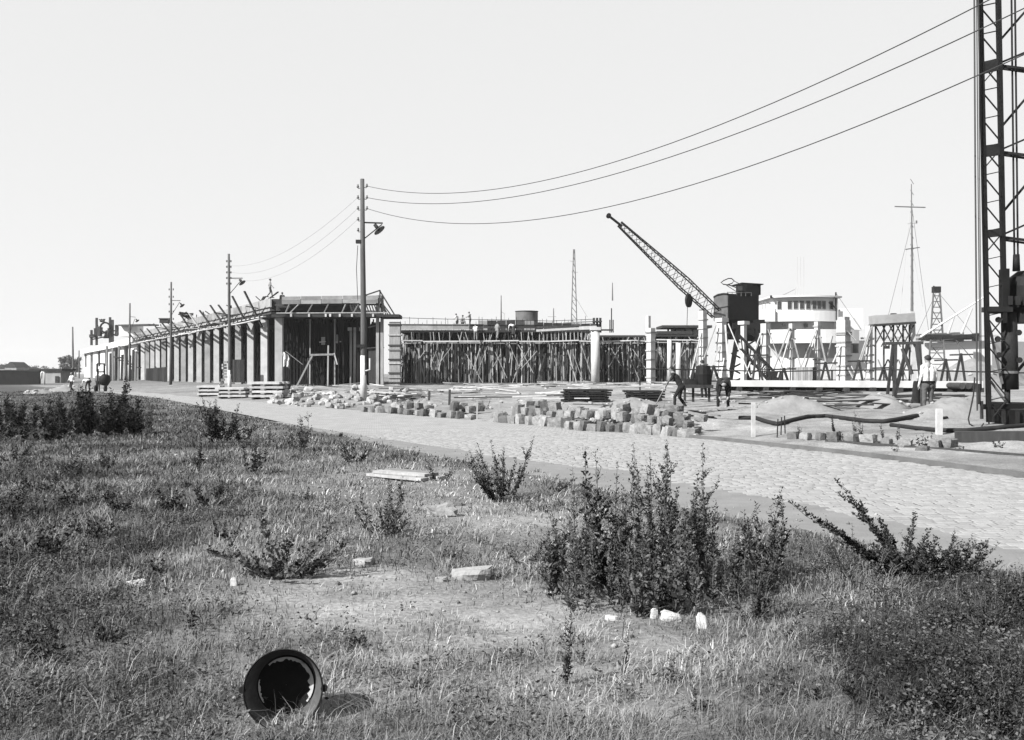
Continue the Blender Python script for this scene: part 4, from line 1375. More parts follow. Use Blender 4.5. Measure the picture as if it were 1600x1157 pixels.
def ramp():
    Y = 79
    t = thing("steel_ramp", "dark steel ladder ramp sloping down to the right between the braced columns", "ramp", P(1200, 600, Y))
    for dy in (0, 1):
        for k, (x0, y0, x1, y1) in enumerate(((1155, 524, 1216, 588), (1158, 545, 1200, 594))):
            obj("stringer", MB().bar(P(x0, y0, Y + dy), P(x1, y1, Y + dy), .12, .2), STEEL, parent=t)
    for k in range(8):
        u = k / 7
        obj("rung", MB().bar(P(lerp(1158, 1213, u), lerp(527, 585, u), Y + .5), P(lerp(1160, 1199, u), lerp(546, 592, u), Y + .5), .09), STEEL, parent=t)
    obj("hopper", MB().prism([(P(1200, 0, Y).x, Y - .6), (P(1221, 0, Y).x, Y - .6), (P(1219, 0, Y).x, Y + 1), (P(1203, 0, Y).x, Y + 1)], gz(22, Y), P(0, 580, Y).z), STEEL, parent=t)


ramp()

# ================================================================== CRANE
def lattice(t, A, B, wA, wB, n, chord, lace, m, side=None, taper_mid=None, name="chord", lname="lacing"):
    """a four chord lattice boom from A to B; chords are parts, the lacing of one face one part each"""
    A = Vector(A); B = Vector(B)
    d_ = (B - A).normalized()
    s = (Vector(side) if side else d_.cross(Vector((0, 1, 0)))).normalized()
    u = d_.cross(s).normalized()
    def wd(t_):
        if taper_mid:
            return lerp(wA, taper_mid, t_ / .35) if t_ < .35 else lerp(taper_mid, wB, (t_ - .35) / .65)
        return lerp(wA, wB, t_)
    def pt(t_, a, b):
        w = wd(t_) / 2
        return A + (B - A) * t_ + s * (a * w) + u * (b * w)
    cs = ((-1, -1), (1, -1), (1, 1), (-1, 1))
    for a, b in cs:
        mb = MB()
        mb.path([pt(i / 6, a, b) for i in range(7)], chord, 5)
        obj(name, mb, m, parent=t)
    for f in range(4):
        (a0, b0), (a1, b1) = cs[f], cs[(f + 1) % 4]
        mb = MB()
        for i in range(n):
            t0, t1 = i / n, (i + 1) / n
            if i % 2: mb.bar(pt(t0, a0, b0), pt(t1, a1, b1), lace)
            else: mb.bar(pt(t0, a1, b1), pt(t1, a0, b0), lace)
        obj(lname, mb, m, parent=t)


def crane():
    Y = 100.0
    t = thing("harbour_crane", "black harbour crane with latticed boom raised to the left above the site", "crane", P(1160, 598, Y))
    lattice(t, P(1120, 491, Y - 1), P(968, 350, Y - 1), 1.0, .5, 26, .07, .05, STEEL, taper_mid=1.25)
    # boom head: solid plates
    a, b = P(972, 354, Y - 1), P(951, 337.5, Y - 1)
    for o in (-.16, .16):
        obj("boom_head", MB().bar(a + V(0, o, 0), b + V(0, o, 0), .55 if o < 0 else .5, .1), BLACKP, parent=t)
    obj("head_sheave", MB().tube(b + V(0, -.28, 0), b + V(0, .28, 0), .24, .24, 18), BLACKP, parent=t)
    # round counter disc hung below the boom
    c = P(1076, 470, Y - 2)
    obj("disc", MB().tube(c + V(-.09, .06, 0), c + V(.09, -.06, 0), .70, .70, 24), BLACKP, parent=t)
    obj("disc_rod", MB().bar(P(1075, 459, Y - 1.8), P(1073, 520, Y - 2), .05), STEEL, parent=t)
    # machine house: light side panel, dark main side
    def wall(pts, name, m):
        pts = [Vector(p) for p in pts]
        n = (pts[1] - pts[0]).cross(pts[2] - pts[0]).normalized() * .06
        mb = MB(); k = len(pts)
        mb.add(pts + [p + n for p in pts], [tuple(range(k)), tuple(reversed(range(k, 2 * k)))] + [(i, k + i, k + (i + 1) % k, (i + 1) % k) for i in range(k)])
        return obj(name, mb, m, parent=t)
    yl, yf, yr = Y + 2.2, Y - 1.6, Y + .4
    L0, L1 = P(1116, 495, yl), P(1137.5, 500, yf)
    Lt0, Lt1 = P(1116, 461, yl), P(1137.5, 463, yf)
    R0, Rt = P(1185, 501, yr), P(1185, 463, yr)
    zb = P(0, 500, Y).z; zt = P(0, 462, Y).z
    f0 = V(L0.x, yl, zb); f1 = V(L1.x, yf, zb); f2 = V(R0.x, yr, zb); f3 = V(R0.x - 2.6, yr + 5, zb)
    up = V(0, 0, zt - zb)
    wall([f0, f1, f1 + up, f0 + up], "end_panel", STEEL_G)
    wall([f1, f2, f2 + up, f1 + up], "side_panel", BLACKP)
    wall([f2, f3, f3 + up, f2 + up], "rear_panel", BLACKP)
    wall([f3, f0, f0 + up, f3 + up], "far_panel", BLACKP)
    wall([f0 + up * 1.0, f1 + up, f2 + up, f3 + up], "roof", BLACKP)
    wall([f0, f3, f2, f1], "house_floor", BLACKP)
    e = (f1 - f0)
    obj("end_rib", MB().bar(f0 + up * .5 - V(.03, .06, 0), f1 + up * .5 - V(.03, .06, 0), .1, .12), STEEL, parent=t)
    obj("end_gable", MB().path([f0 + up - V(.02, .05, 0), f0 + e * .3 + up * 1.06, f0 + e * .7 + up * 1.05, f1 + up - V(.02, .05, 0)], .12, 6), STEEL, parent=t)
    # upper cab
    a0 = P(1151, 462, Y - .9); a1 = P(1180, 462, Y + .2); a1b = P(1185.5, 462, Y + .5)
    for nm, p0, p1, h0, h1 in (("cab_panel", P(1151, 463, Y - .85), P(1167, 463, Y - .3), 18, 20), ("cab_panel", P(1167.2, 463, Y - .3), P(1185, 463, Y + .35), 20, 15)):
        h0 *= Y / F; h1 *= Y / F
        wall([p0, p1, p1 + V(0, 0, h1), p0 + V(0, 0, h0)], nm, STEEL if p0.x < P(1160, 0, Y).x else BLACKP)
    obj("cab_body", MB().box(P(1169, 454, Y + 2.0), (2.0, 2.6, 1.15)), BLACKP, parent=t)
    obj("cab_roof", MB().bar(P(1151, 444.5, Y + 1.2), P(1184.5, 446.5, Y + 1.5), 3.0, .1), BLACKP, parent=t)
    obj("cab_window", MB().box(P(1156, 451, Y - .92), (.5, .1, .45)), GLASS_D, parent=t)
    # walkway rail on the house roof and bent hoop
    for x in (1137, 1144, 1151, 1158, 1165, 1174):
        obj("rail_post", MB().bar(P(x, 457, Y - 1.5 + (x - 1137) * .03), P(x, 463, Y - 1.5 + (x - 1137) * .03), .05), STEEL_G, parent=t)
    obj("hand_rail", MB().bar(P(1136, 457, Y - 1.5), P(1174, 457.5, Y - .4), .06), STEEL_G, parent=t)
    hoop = [P(1150, 449.5, Y), P(1140, 446, Y), P(1130, 444.5, Y), P(1126.5, 442, Y), P(1131, 438.5, Y), P(1138, 435.5, Y), P(1143, 435.5, Y), P(1147, 439, Y), P(1144, 443, Y), P(1136, 445.5, Y)]
    obj("hoop", MB().path(hoop, .06, 6), STEEL, parent=t)
    obj("stay", MB().bar(P(1147, 439.5, Y), P(1156, 444, Y), .06), STEEL, parent=t)
    obj("stay", MB().bar(P(1135, 446, Y), P(1152, 457, Y), .06), STEEL, parent=t)
    # turntable and portal
    obj("turntable", MB().lathe([(1.9, P(0, 505, Y).z), (1.9, zb - .02), (1.2, zb - .02)], 24, Matrix.Translation(V(P(1155, 0, Y).x, Y + 1.2, 0))), BLACKP, parent=t, smooth=False)
    zp = P(0, 506, Y).z
    zg = gz(P(1150, 0, Y).x, Y) - .1
    xs = (P(1136, 0, Y).x, P(1186, 0, Y).x)
    for x in xs:
        for y in (Y - 1.2, Y + 4):
            obj("portal_leg", MB().bar(V(x, y, zg), V(x + (1.0 if x == xs[0] else -.6), y, zp), .42), BLACKP, parent=t)
    obj("portal_beam", MB().box(((xs[0] + xs[1]) / 2 + .2, Y - 1.2, zp - .3), (3.2, .4, .6)), BLACKP, parent=t)
    obj("portal_beam", MB().box(((xs[0] + xs[1]) / 2 + .2, Y + 4, zp - .3), (3.2, .4, .6)), BLACKP, parent=t)
    for k in range(4):
        za, zb_ = lerp(zg, zp, k / 4), lerp(zg, zp, (k + 1) / 4)
        obj("portal_brace", MB().bar(V(xs[0] + .2 * k, Y - 1.2, za), V(xs[1] - .15 * k, Y - 1.2, zb_), .16), BLACKP, parent=t)
        obj("portal_brace", MB().bar(V(xs[1] - .15 * k, Y - 1.1, za), V(xs[0] + .2 * k, Y - 1.1, zb_), .16), BLACKP, parent=t)
    obj("machinery", MB().box(P(1176, 517, Y + 1), (2.0, 2.2, 2.2)), BLACKP, parent=t)
    obj("machinery", MB().box(P(1148, 518, Y + 1.5), (1.5, 1.6, 1.7)), BLACKP, parent=t)
    return t


crane()


# ================================================================== SHIP AND WHAT LIES BEYOND
def ship():
    Y = 150.0
    s = Y / F
    t = thing("cargo_ship", "white cargo ship at the quay with windowed bridge and tall mast", "ship", P(1260, 600, Y))
    def tier(x0, x1, y0, y1, bulge, depth, m, name, dy=0.0):
        n = 14
        front = []
        for i in range(n + 1):
            u = i / n
            x = P(lerp(x0, x1, u), 0, Y).x
            front.append((x, Y + dy - bulge * (1 - (2 * u - 1) ** 2)))
        poly = front + [(front[-1][0], Y + depth), (front[0][0], Y + depth)]
        obj(name, MB().prism(poly, P(0, y1, Y).z, P(0, y0, Y).z), m, parent=t)
        return front
    fr = tier(1207, 1309, 466, 503, 1.8, 10, SHIPW, "wheelhouse")
    tier(1201, 1314, 463.5, 466, 2.3, 11, SHIPW, "bridge_roof", -.5)
    tier(1198, 1316, 487, 503.2, 1.9, 9, SHIPW, "bridge_bulwark", -.3)
    tier(1208, 1308, 503.5, 516, 2.0, 10, SHIPG, "upper_deckhouse", 1.2)
    tier(1202, 1340, 516, 537, 2.2, 10, SHIPW, "deck_bulwark", -.7)
    tier(1206, 1338, 537.3, 600, 1.4, 12, SHIPG, "lower_deckhouse", 1.6)
    tier(1205, 1330, 560, 600, 1.4, 12, SHIPW, "lower_bulwark", .6)
    # windows of the bridge
    for x in (1216, 1230, 1238.5, 1247.5, 1257, 1266.5, 1274.5, 1282.5, 1296):
        u = (x - 1207) / 102
        yy = Y - 1.8 * (1 - (2 * u - 1) ** 2) - .06
        slope = 1.8 * 4 * (2 * u - 1) / (fr[-1][0] - fr[0][0])
        Rm = Matrix.Rotation(math.atan(slope), 3, 'Z')
        o = obj("window", MB().box((P(x, 0, Y).x * 0 + lerp(fr[0][0], fr[-1][0], u), yy, P(0, 478, Y).z), (.74, .1, 1.35), Rm), SHIPG, parent=t)
        obj("pane", MB().box((lerp(fr[0][0], fr[-1][0], u), yy - .04, P(0, 478, Y).z), (.6, .08, 1.2), Rm), GLASS_D, parent=o)
    for x, y in ((1222, 509), (1256, 509.5), (1224, 547), (1262, 547)):
        obj("porthole", MB().box((P(x, 0, Y).x, Y - (1.0 if y < 520 else -.5), P(0, y, Y).z), (.5, .5, .55)), GLASS_D, parent=t)
    # bridge wings with their posts
    obj("bridge_wing", MB().box(P(1197, 494, Y), (2.0, 3.0, 1.9)), SHIPW, parent=t)
    for x in (1191, 1196, 1203, 1309):
        obj("wing_post", MB().bar(P(x, 472, Y - 1), P(x, 505, Y - 1), .14), SHIPG, parent=t)
    obj("wing_rail", MB().bar(P(1189, 474, Y - 1), P(1204, 474, Y - 1), .16), STEEL_G, parent=t)
    obj("search_lamp", MB().tube(P(1203.5, 464, Y - 1), P(1206, 464, Y - 1), .22, .22, 10), STEEL, parent=t)
    obj("search_lamp", MB().tube(P(1303, 464.5, Y - 1), P(1305, 464.5, Y - 1), .2, .2, 10), STEEL, parent=t)
    obj("davit", MB().path([P(1306, 457, Y - 1), P(1306, 500, Y - 1)], .12, 6), STEEL, parent=t)
    obj("davit", MB().path([P(1295, 473, Y - 1), P(1300, 476, Y - 1), P(1307, 484, Y - 1)], .12, 6), STEEL, parent=t)
    obj("aerial", MB().bar(P(1243, 450, Y + 3), P(1242, 464, Y + 3), .12), SHIPG, parent=t)
    for x in (1246, 1251, 1256):
        obj("aerial", MB().bar(P(x, 402, Y + 6), P(x, 464, Y + 6), .07), SHIPG, parent=t)
    # funnel behind and after house
    obj("funnel", MB().lathe([(1.0, P(0, 500, Y).z), (1.0, P(0, 466, Y).z), (.9, P(0, 465, Y).z)], 20, Matrix.Translation(V(P(1320, 0, Y).x, Y + 8, 0))), SHIPG, parent=t, smooth=True)
    obj("after_house", MB().box(P(1325, 500, Y + 10), (3.6, 4, 3.6)), SHIPW, parent=t)
    # hull
    z0, z1, z2 = -1.5, P(0, 560, Y).z, P(0, 532, Y).z
    Xa, Xb, Xc = P(1170, 0, Y).x, P(1345, 0, Y).x, P(1640, 0, Y).x
    mb = MB()
    mb.prism([(Xa, Y + 2), (Xb, Y + 1.0), (Xb, Y + 14), (Xa, Y + 14)], z0, z1 + .8)
    obj("hull", mb, SHIPW, parent=t)
    mb = MB().prism([(Xb + .02, Y + 1.0), (Xc - 8, Y + 2), (Xc, Y + 7), (Xc - 8, Y + 13), (Xb + .02, Y + 14)], z0, z2)
    obj("foreship", mb, SHIPW, parent=t)
    obj("bulwark_rail", MB().bar(P(1345, 529, Y + 1), P(1560, 525, Y + 1.5), .2, .3), SHIPG, parent=t)
    for k in range(7):
        obj("deck_gear", MB().box(P(1440 + k * 14, 527, Y + 2), (random.uniform(.5, 1.6), 1.2, random.uniform(.6, 1.5))), STEEL_G, parent=t)
    obj("gunwale", MB().bar(P(1440, 530, Y + .6), P(1530, 524, Y + .8), .5, .5), STEEL, parent=t)
    # mast with two cross trees
    m = P(1425, 0, Y + 6).x
    obj("mast", MB().path([V(m, Y + 6, P(0, 560, Y).z), V(m, Y + 6, P(0, 390, Y).z), V(m - .1, Y + 6, P(0, 276, Y).z)], [.30, .17, .07], 8), STEEL_G, parent=t)
    obj("mast_yard", MB().bar(P(1398, 323, Y + 6), P(1446, 324.5, Y + 6), .16), STEEL_G, parent=t)
    obj("mast_yard", MB().bar(P(1415, 390, Y + 6), P(1437, 387, Y + 6), .16), STEEL_G, parent=t)
    obj("mast_yard", MB().bar(P(1418, 350, Y + 6), P(1433, 349, Y + 6), .1), SHIPG, parent=t)
    for k in range(16):
        y0 = 280 + k * 17
        obj("mast_rung", MB().bar(P(1422.5, y0, Y + 6), P(1427.5, y0 + 8, Y + 6), .07), STEEL_G, parent=t)
    obj("mast_lamp", MB().tube(P(1432, 349, Y + 5.8), P(1432, 345, Y + 5.8), .13, .13, 6), STEEL_G, parent=t)
    obj("mast_stay", MB().tube(P(1426, 392, Y + 6), P(1442, 480, Y + 6), .03), SHIPG, parent=t)
    for x0, y0, x1, y1 in ((1425, 325, 1452, 525), (1425, 345, 1385, 505), (1306, 458, 1345, 515), (1243, 452, 1206, 470), (1464, 455, 1520, 522), (1464, 455, 1432, 525)):
        obj("mast_stay", MB().tube(P(x0, y0, Y + 5), P(x1, y1, Y + 5), .035), STEEL_G, parent=t)
    obj("mast_stay", MB().tube(P(1425, 300, Y + 6), P(1405, 505, Y + 6), .03), SHIPG, parent=t)
    # derrick post tower and booms
    d_ = thing("derrick_tower", "tapering grey lattice tower on the ship's foredeck with a dark head", "tower", P(1464, 592, Y - 6))
    Yd = Y - 6
    cs = []
    for sx, sy in ((-1, -1), (1, -1), (1, 1), (-1, 1)):
        a = P(1464 + 14 * sx, 592, Yd + 1.4 * sy); b = P(1463.5 + 5 * sx, 458, Yd + .5 * sy)
        cs.append((a, b)); obj("post", MB().bar(a, b, .2), STEEL_G, parent=d_)
    for k in range(15):
        u = (k + .5) / 15
        for f in range(4):
            a = cs[f][0].lerp(cs[f][1], u); b = cs[(f + 1) % 4][0].lerp(cs[(f + 1) % 4][1], u)
            obj("tie", MB().bar(a, b, .11), STEEL_G, parent=d_)
    for k in range(5):
        for f in (0, 2):
            a = cs[f][0].lerp(cs[f][1], k / 5); b = cs[(f + 1) % 4][0].lerp(cs[(f + 1) % 4][1], (k + 1) / 5)
            obj("tie", MB().bar(a, b, .09), STEEL_G, parent=d_)
    obj("head", MB().box(P(1463, 453, Yd), (1.0, 1.0, .9)), STEEL, parent=d_)
    obj("head_light", MB().tube(P(1459, 452, Yd), P(1459, 447, Yd), .12, .12, 6), STEEL, parent=d_)
    obj("platform", MB().box(P(1462, 526, Yd), (3.6, 2.6, .5)), STEEL, parent=d_)
    b = thing("derrick_boom", "pale long derrick boom with two hanging spars sloping up behind the pile driver", "boom", P(1440, 528, Yd))
    obj("boom", MB().tube(P(1438, 527, Yd - 1), P(1540, 463, Yd - 1), .17, .12, 8), SHIPW, parent=b)
    for x0, y0, x1, y1 in ((1492, 492, 1481, 522), (1519, 482, 1502, 522)):
        obj("spar", MB().tube(P(x0, y0, Yd - 1), P(x1, y1, Yd - 1), .12, .2, 8), SHIPG, parent=b)
    for x0, y0, x1, y1 in ((1494, 532, 1522, 564), (1497, 536, 1502, 572), (1478, 538, 1505, 535)):
        obj("stay", MB().bar(P(x0, y0, Yd - 1.2), P(x1, y1, Yd - 1.2), .1), STEEL_G, parent=b)
    # the mast of another vessel, far behind the deck
    def mast(px, y0, y1, Ym, label, lat=False, w=5, extra=()):
        q = thing("ship_mast", label, "mast", P(px, y1, Ym))
        if lat:
            for sx in (-1, 1):
                obj("leg", MB().bar(P(px + w * .5 * sx, y1, Ym), P(px + sx * .8, y0, Ym), .16), STEEL_G, parent=q)
            for k in range(12):
                u = k / 12; v = (k + 1) / 12
                obj("tie", MB().bar(P(px + w * .5 * (1 - u * .7), lerp(y1, y0, u), Ym), P(px - w * .5 * (1 - v * .7), lerp(y1, y0, v), Ym), .1), STEEL_G, parent=q)
        else:
            obj("pole", MB().tube(P(px, y1, Ym), P(px, y0, Ym), .14, .07, 6), STEEL_G, parent=q)
        for x0, ya, x1, yb in extra:
            obj("yard", MB().bar(P(x0, ya, Ym), P(x1, yb, Ym), .12), SHIPG, parent=q)
    mast(897, 390, 510, 170, "pale lattice mast with a slanting stay rising behind the centre deck", True, 9, ((890, 408, 897, 409), (893, 425, 903, 426), (901, 468, 918, 496), (894, 470, 902, 470)))
    mast(783, 462, 505, 150, "thin dark pole behind the centre deck, left of the round tank", extra=((782, 487, 788, 490), (788, 490, 788, 500)))
    mast(865, 482, 512, 150, "short thin mast with one yard right of the round tank", extra=((856, 495, 869, 495),))
    mast(957, 442, 470, 165, "tiny pole tip seen far above the scaffold tower", extra=())
    # low dark quay shed between crane and columns
    q = thing("quay_shed", "low flat roofed open shed on the quay behind the slim white columns", "shed", P(1068, 535, 118))
    obj("roof", MB().box(P(1068, 512, 118), (6.0, 5, .3)), WOOD_D, parent=q)
    obj("lower_roof", MB().box(P(1050, 521, 117), (4.2, 4, .35)), WOOD_D, parent=q)
    obj("wall", MB().box(P(1077, 530, 120), (4.6, .3, 2.4)), SHIPW, parent=q)
    for x in (1044, 1055, 1070, 1082, 1092):
        obj("post", MB().bar(P(x, 512, 116), P(x, 590, 116), .2), STEEL, parent=q)
    obj("vent_pipe", MB().tube(P(1096, 484, 118), P(1096, 512, 118), .28, .28, 10), STEEL_G, parent=q)


ship()


def water():
    mb = MB().add([(30, 150, -2.2), (900, 150, -2.2), (900, 900, -2.2), (30, 900, -2.2)], [(0, 1, 2, 3)])
    # the basin is hidden behind the site; only its far side shows as low land
    return mb


# low land, trees and roofs beyond the far end of the road
def far_left():
    w = thing("boundary_wall", "long dark brick boundary wall at the far left of the road", "wall", P(30, 612, 128))
    for k in range(9):
        x = -20 + k * 9.2
        Yk = 128
        obj("wall_panel", MB().bar(P(x, 596, Yk), P(x + 9.1, 596, Yk), .35, 3.0 + .05 * (k % 2)), SHADE_WALL_DARK, parent=w)
    obj("coping", MB().bar(P(-20, 579, 128), P(63, 580, 128), .5, .12), WOOD_D, parent=w)
    s = thing("brick_shed", "low grey brick shed with flat dark roof beyond the boundary wall", "shed", P(84, 604, 140))
    obj("wall", MB().box(P(84, 591, 141), (3.9, 4, 2.4)), CONC_D, parent=s)
    obj("roof", MB().box(P(83, 578, 141), (4.7, 4.6, .28)), WOOD_D, parent=s)
    obj("door", MB().box(P(89, 595, 138.9), (.5, .1, 1.3)), WOOD_D, parent=s)
    p = thing("pipe_bend", "white hooked pipe standing against the end of the boundary wall", "pipe", P(69, 604, 126))
    obj("pipe", MB().path([P(64.5, 592, 126), P(64.5, 583, 126), P(66, 581.5, 126), P(68, 581.5, 126), P(69.5, 583.5, 126), P(69.5, 602, 126)], .11, 8), SHIPW, parent=p, smooth=True)

    def tree(px, ybase, ytop, wpx, Yt, label, n=900, seed=1):
        label = label.replace("@", ("leftmost", "second from the left", "middle", "second from the right", "rightmost")[(seed - 10) % 5])
        r = np.random.default_rng(seed)
        k = Yt / F
        b = P(px, ybase, Yt); hgt = (ybase - ytop) * k; wd = wpx * k / 2
        t = thing("tree", label, "tree", b)
        mb = MB().path([b, b + V(.1, 0, hgt * .4), b + V(.2, 0, hgt * .7)], [.3, .2, .1], 7)
        for q in range(5):
            an = q * 1.3
            mb.path([b + V(0, 0, hgt * .35), b + V(math.cos(an) * wd * .5, math.sin(an) * wd * .5, hgt * (.6 + .05 * q))], [.14, .05], 5)
        obj("trunk", mb, BARK, parent=t)
        C = []
        for q in range(14):
            c = np.array([r.uniform(-1, 1) * wd * .7, r.uniform(-1, 1) * wd * .7, hgt * r.uniform(.35, .9)])
            rad = r.uniform(.25, .45) * wd
            p_ = r.normal(size=(n // 14, 3)); p_ /= np.linalg.norm(p_, axis=1, keepdims=True)
            C.append(c + p_ * rad * r.uniform(.5, 1.0, (n // 14, 1)))
        C = np.concatenate(C)
        me = leaf_mesh("crown", C, r.normal(size=C.shape), r.uniform(.4, .9, len(C)) * max(1, hgt / 9), .7)
        obj("crown", me, TREEL, parent=t)
    tree(104, 590, 555, 22, 330, "rounded pale tree beyond the end of the road", 1400, 3)
    tree(118, 590, 558, 18, 335, "second pale tree half hidden by the farthest pole", 1100, 4)
    for i, (px, yt, w_) in enumerate(((0, 569, 20), (12, 570, 26), (40, 574, 22), (60, 573, 26), (80, 576, 22))):
        tree(px, 588, yt, w_, 420, "low pale tree on the skyline above the boundary wall, @ of five", 500, 10 + i)
    for px, wpx, yt, yr, Yh, lab in ((27, 18, 566, 574, 260, "distant house with a steep dark gable above the boundary wall"), (12, 26, 570, 576, 280, "distant pale house with low roof at the far left"), (48, 20, 574, 579, 300, "small distant house right of the dark gable")):
        k = Yh / F
        h = thing("house", lab, "house", P(px, 588, Yh))
        c = P(px, 588, Yh)
        zw = P(px, yr, Yh).z; zr = P(px, yt, Yh).z; hw = wpx * k / 2
        obj("wall", MB().box((c.x, Yh, (c.z + zw) / 2), (hw * 2, 7, zw - c.z)), CONC_D, parent=h)
        mb = MB()
        vv = [(c.x - hw - .2, Yh - 3.7, zw), (c.x + hw + .2, Yh - 3.7, zw), (c.x, Yh - 3.7, zr), (c.x - hw - .2, Yh + 3.7, zw), (c.x + hw + .2, Yh + 3.7, zw), (c.x, Yh + 3.7, zr)]
        mb.add(vv, [(0, 1, 2), (3, 5, 4), (0, 2, 5, 3), (1, 4, 5, 2), (0, 3, 4, 1)])
        obj("roof", mb, WOOD_D, parent=h)


far_left()


# ================================================================== POLES AND WIRES
def pole(pxb, pyb, pxt, pyt, Y, wb, wt, label, lamp=None, ins=False, lime=None, steps=False):
    b = P(pxb, pyb, Y); tp = P(pxt, pyt, Y)
    b.z -= .3
    t = thing("utility_pole", label, "pole", b)
    k = Y / F
    pts = [b, b.lerp(tp, .35) + V(.02, 0, 0), b.lerp(tp, .7), tp]
    if lime:
        u = (pyb - lime) / (pyb - pyt)
        mid = b.lerp(tp, u)
        obj("limewashed_foot", MB().path([b, mid], [wb * k / 2 + .006, lerp(wb, wt, u) * k / 2 + .006], 12), LIME, parent=t, smooth=True)
    obj("shaft", MB().path(pts, [wb * k / 2, lerp(wb, wt, .35) * k / 2, lerp(wb, wt, .7) * k / 2, wt * k / 2], 12), POLEW, parent=t, smooth=True)
    if lamp:
        ax, ay, bx, by, s, sx, sy = lamp     # arm root, arm end, scale, lamp centre
        obj("lamp_arm", MB().bar(P(ax, ay, Y), P(bx, by, Y), .07 * s), STEEL, parent=t)
        obj("lamp_strut", MB().bar(P(ax, ay + 27 * s, Y), P(bx - 1, by + 2, Y), .05 * s), STEEL, parent=t)
        e = P(sx, sy, Y); dn = Vector((.62, -.15, -.75)).normalized()
        M = Matrix.Translation(e) @ dn.to_track_quat('Z', 'Y').to_matrix().to_4x4()
        q = s * .9
        lp = obj("lamp", MB().lathe([(.001, -.34 * q), (.10 * q, -.34 * q), (.11 * q, -.05 * q), (.08 * q, .0)], 14, M), STEEL, parent=t, smooth=True)
        obj("lamp_shade", MB().lathe([(.08 * q, 0), (.36 * q, .10 * q), (.37 * q, .13 * q), (.09 * q, .03 * q)], 20, M), STEEL_G, parent=lp, smooth=True)
        obj("bulb", MB().lathe([(.06 * q, .02 * q), (.09 * q, .1 * q), (.05 * q, .17 * q), (.001, .19 * q)], 12, M), GLASS_D, parent=lp, smooth=True)
    if ins:
        for sd, ys_ in ((1, (291, 309, 326)), (-1, (292, 309, 326, 343, 360))):
            for yy in ys_:
                u = (pyb - yy) / (pyb - pyt)
                cx = lerp(pxb, pxt, u)
                c = P(cx + sd * 7.0, yy, Y)
                i_ = obj("insulator", MB().lathe([(.001, .12), (.05, .11), (.04, .05), (.07, .0), (.055, -.05), (.001, -.05)], 10, Matrix.Translation(c)), STEEL_G, parent=t, smooth=True)
                obj("hook", MB().path([P(cx, yy + 1.5, Y), P(cx + sd * 6, yy + 3, Y), c + V(0, 0, -.06)], .018, 5), STEEL, parent=i_)
        obj("strap_box", MB().box(P(560.5, 378, Y), (.28, .25, .18)), STEEL, parent=t)
        obj("strap_box", MB().box(P(565, 541, Y), (.42, .4, .16)), STEEL, parent=t)
        obj("down_wire", MB().path([P(559, 384, Y - .2), P(557, 420, Y - .2), P(559, 470, Y - .2)], .018, 5), WIRE, parent=t)
        obj("conduit", MB().path([P(578, 560, Y - .2), P(578, 578, Y - .2), P(571, 580, Y - .2)], .05, 6), LIME, parent=t)
    elif steps:
        for q in range(5):
            for sd in (-1, 1):
                obj("insulator", MB().tube(P(pxt + sd * 3.2, pyt + 10 + q * 9 * k * 18, Y), P(pxt + sd * 3.2, pyt + 13 + q * 9 * k * 18, Y), .06, .06, 6), STEEL_G, parent=t)
    return t


pole(568.5, 629, 566, 280, 50, 10.5, 6.5, "tallest nearest wooden lamp pole with rows of insulators and whitewashed foot", (567, 348, 598, 349, 1.0, 591, 358), True, 549)
pole(359, 611, 357.5, 397, 81, 6, 3.6, "second wooden lamp pole standing before the warehouse columns", (358, 435, 379, 435, .95, 377.5, 441), False, 574, True)
pole(266.5, 606, 267.5, 441, 107, 4.8, 2.6, "third pole along the warehouse with a lamp above the deck edge", (267, 470, 282, 470, .9, 284, 477), False, None, True)
pole(202, 606, 203, 474, 139, 4, 2.2, "fourth pole along the warehouse, in front of its white wall", (203, 495, 212, 496, .9, 214, 501), False, None)
pole(114.5, 607, 113.5, 511, 210, 3.8, 2.0, "farthest pole beyond the end of the warehouse", None, False, None)
pole(123.5, 606, 123.5, 548, 215, 2.4, 1.6, "short thin post just right of the farthest pole", None, False, None)


def wire(A, B, sag, label, r=.014, n=40, group=None):
    mb = MB()
    pts = []
    for i in range(n + 1):
        t_ = i / n
        p = A.lerp(B, t_); p.z -= 4 * sag * t_ * (1 - t_)
        pts.append(p)
    mb.path(pts, r, 5)
    obj("overhead_wire", mb, WIRE, origin=A, label=label, cat="wire", group=group)


wire(P(573, 291, 50), V(14, 14, 11.0), 2.6, "topmost of the three heavy wires sweeping from the near pole to the upper right", .014, group="heavy overhead wires")
wire(P(573, 309, 50), V(14, 14, 10.3), 2.35, "middle one of the three heavy wires sweeping from the near pole to the upper right", .014, group="heavy overhead wires")
wire(P(573, 326, 50), V(14, 14, 9.5), 2.7, "lowest of the three heavy wires sweeping from the near pole to the upper right", .014, group="heavy overhead wires")
for a, b, s, lab in (((559, 309), (355, 415), 1.1, "upper thin wire slanting from the near pole down to the second pole"), ((559, 326), (355, 424), 1.3, "middle thin wire slanting from the near pole down to the second pole"), ((559, 343), (355, 433), 1.4, "lower thin wire slanting from the near pole down to the second pole")):
    wire(P(a[0], a[1], 50), P(b[0], b[1], 81), s, lab, .0055, group="thin overhead wires")

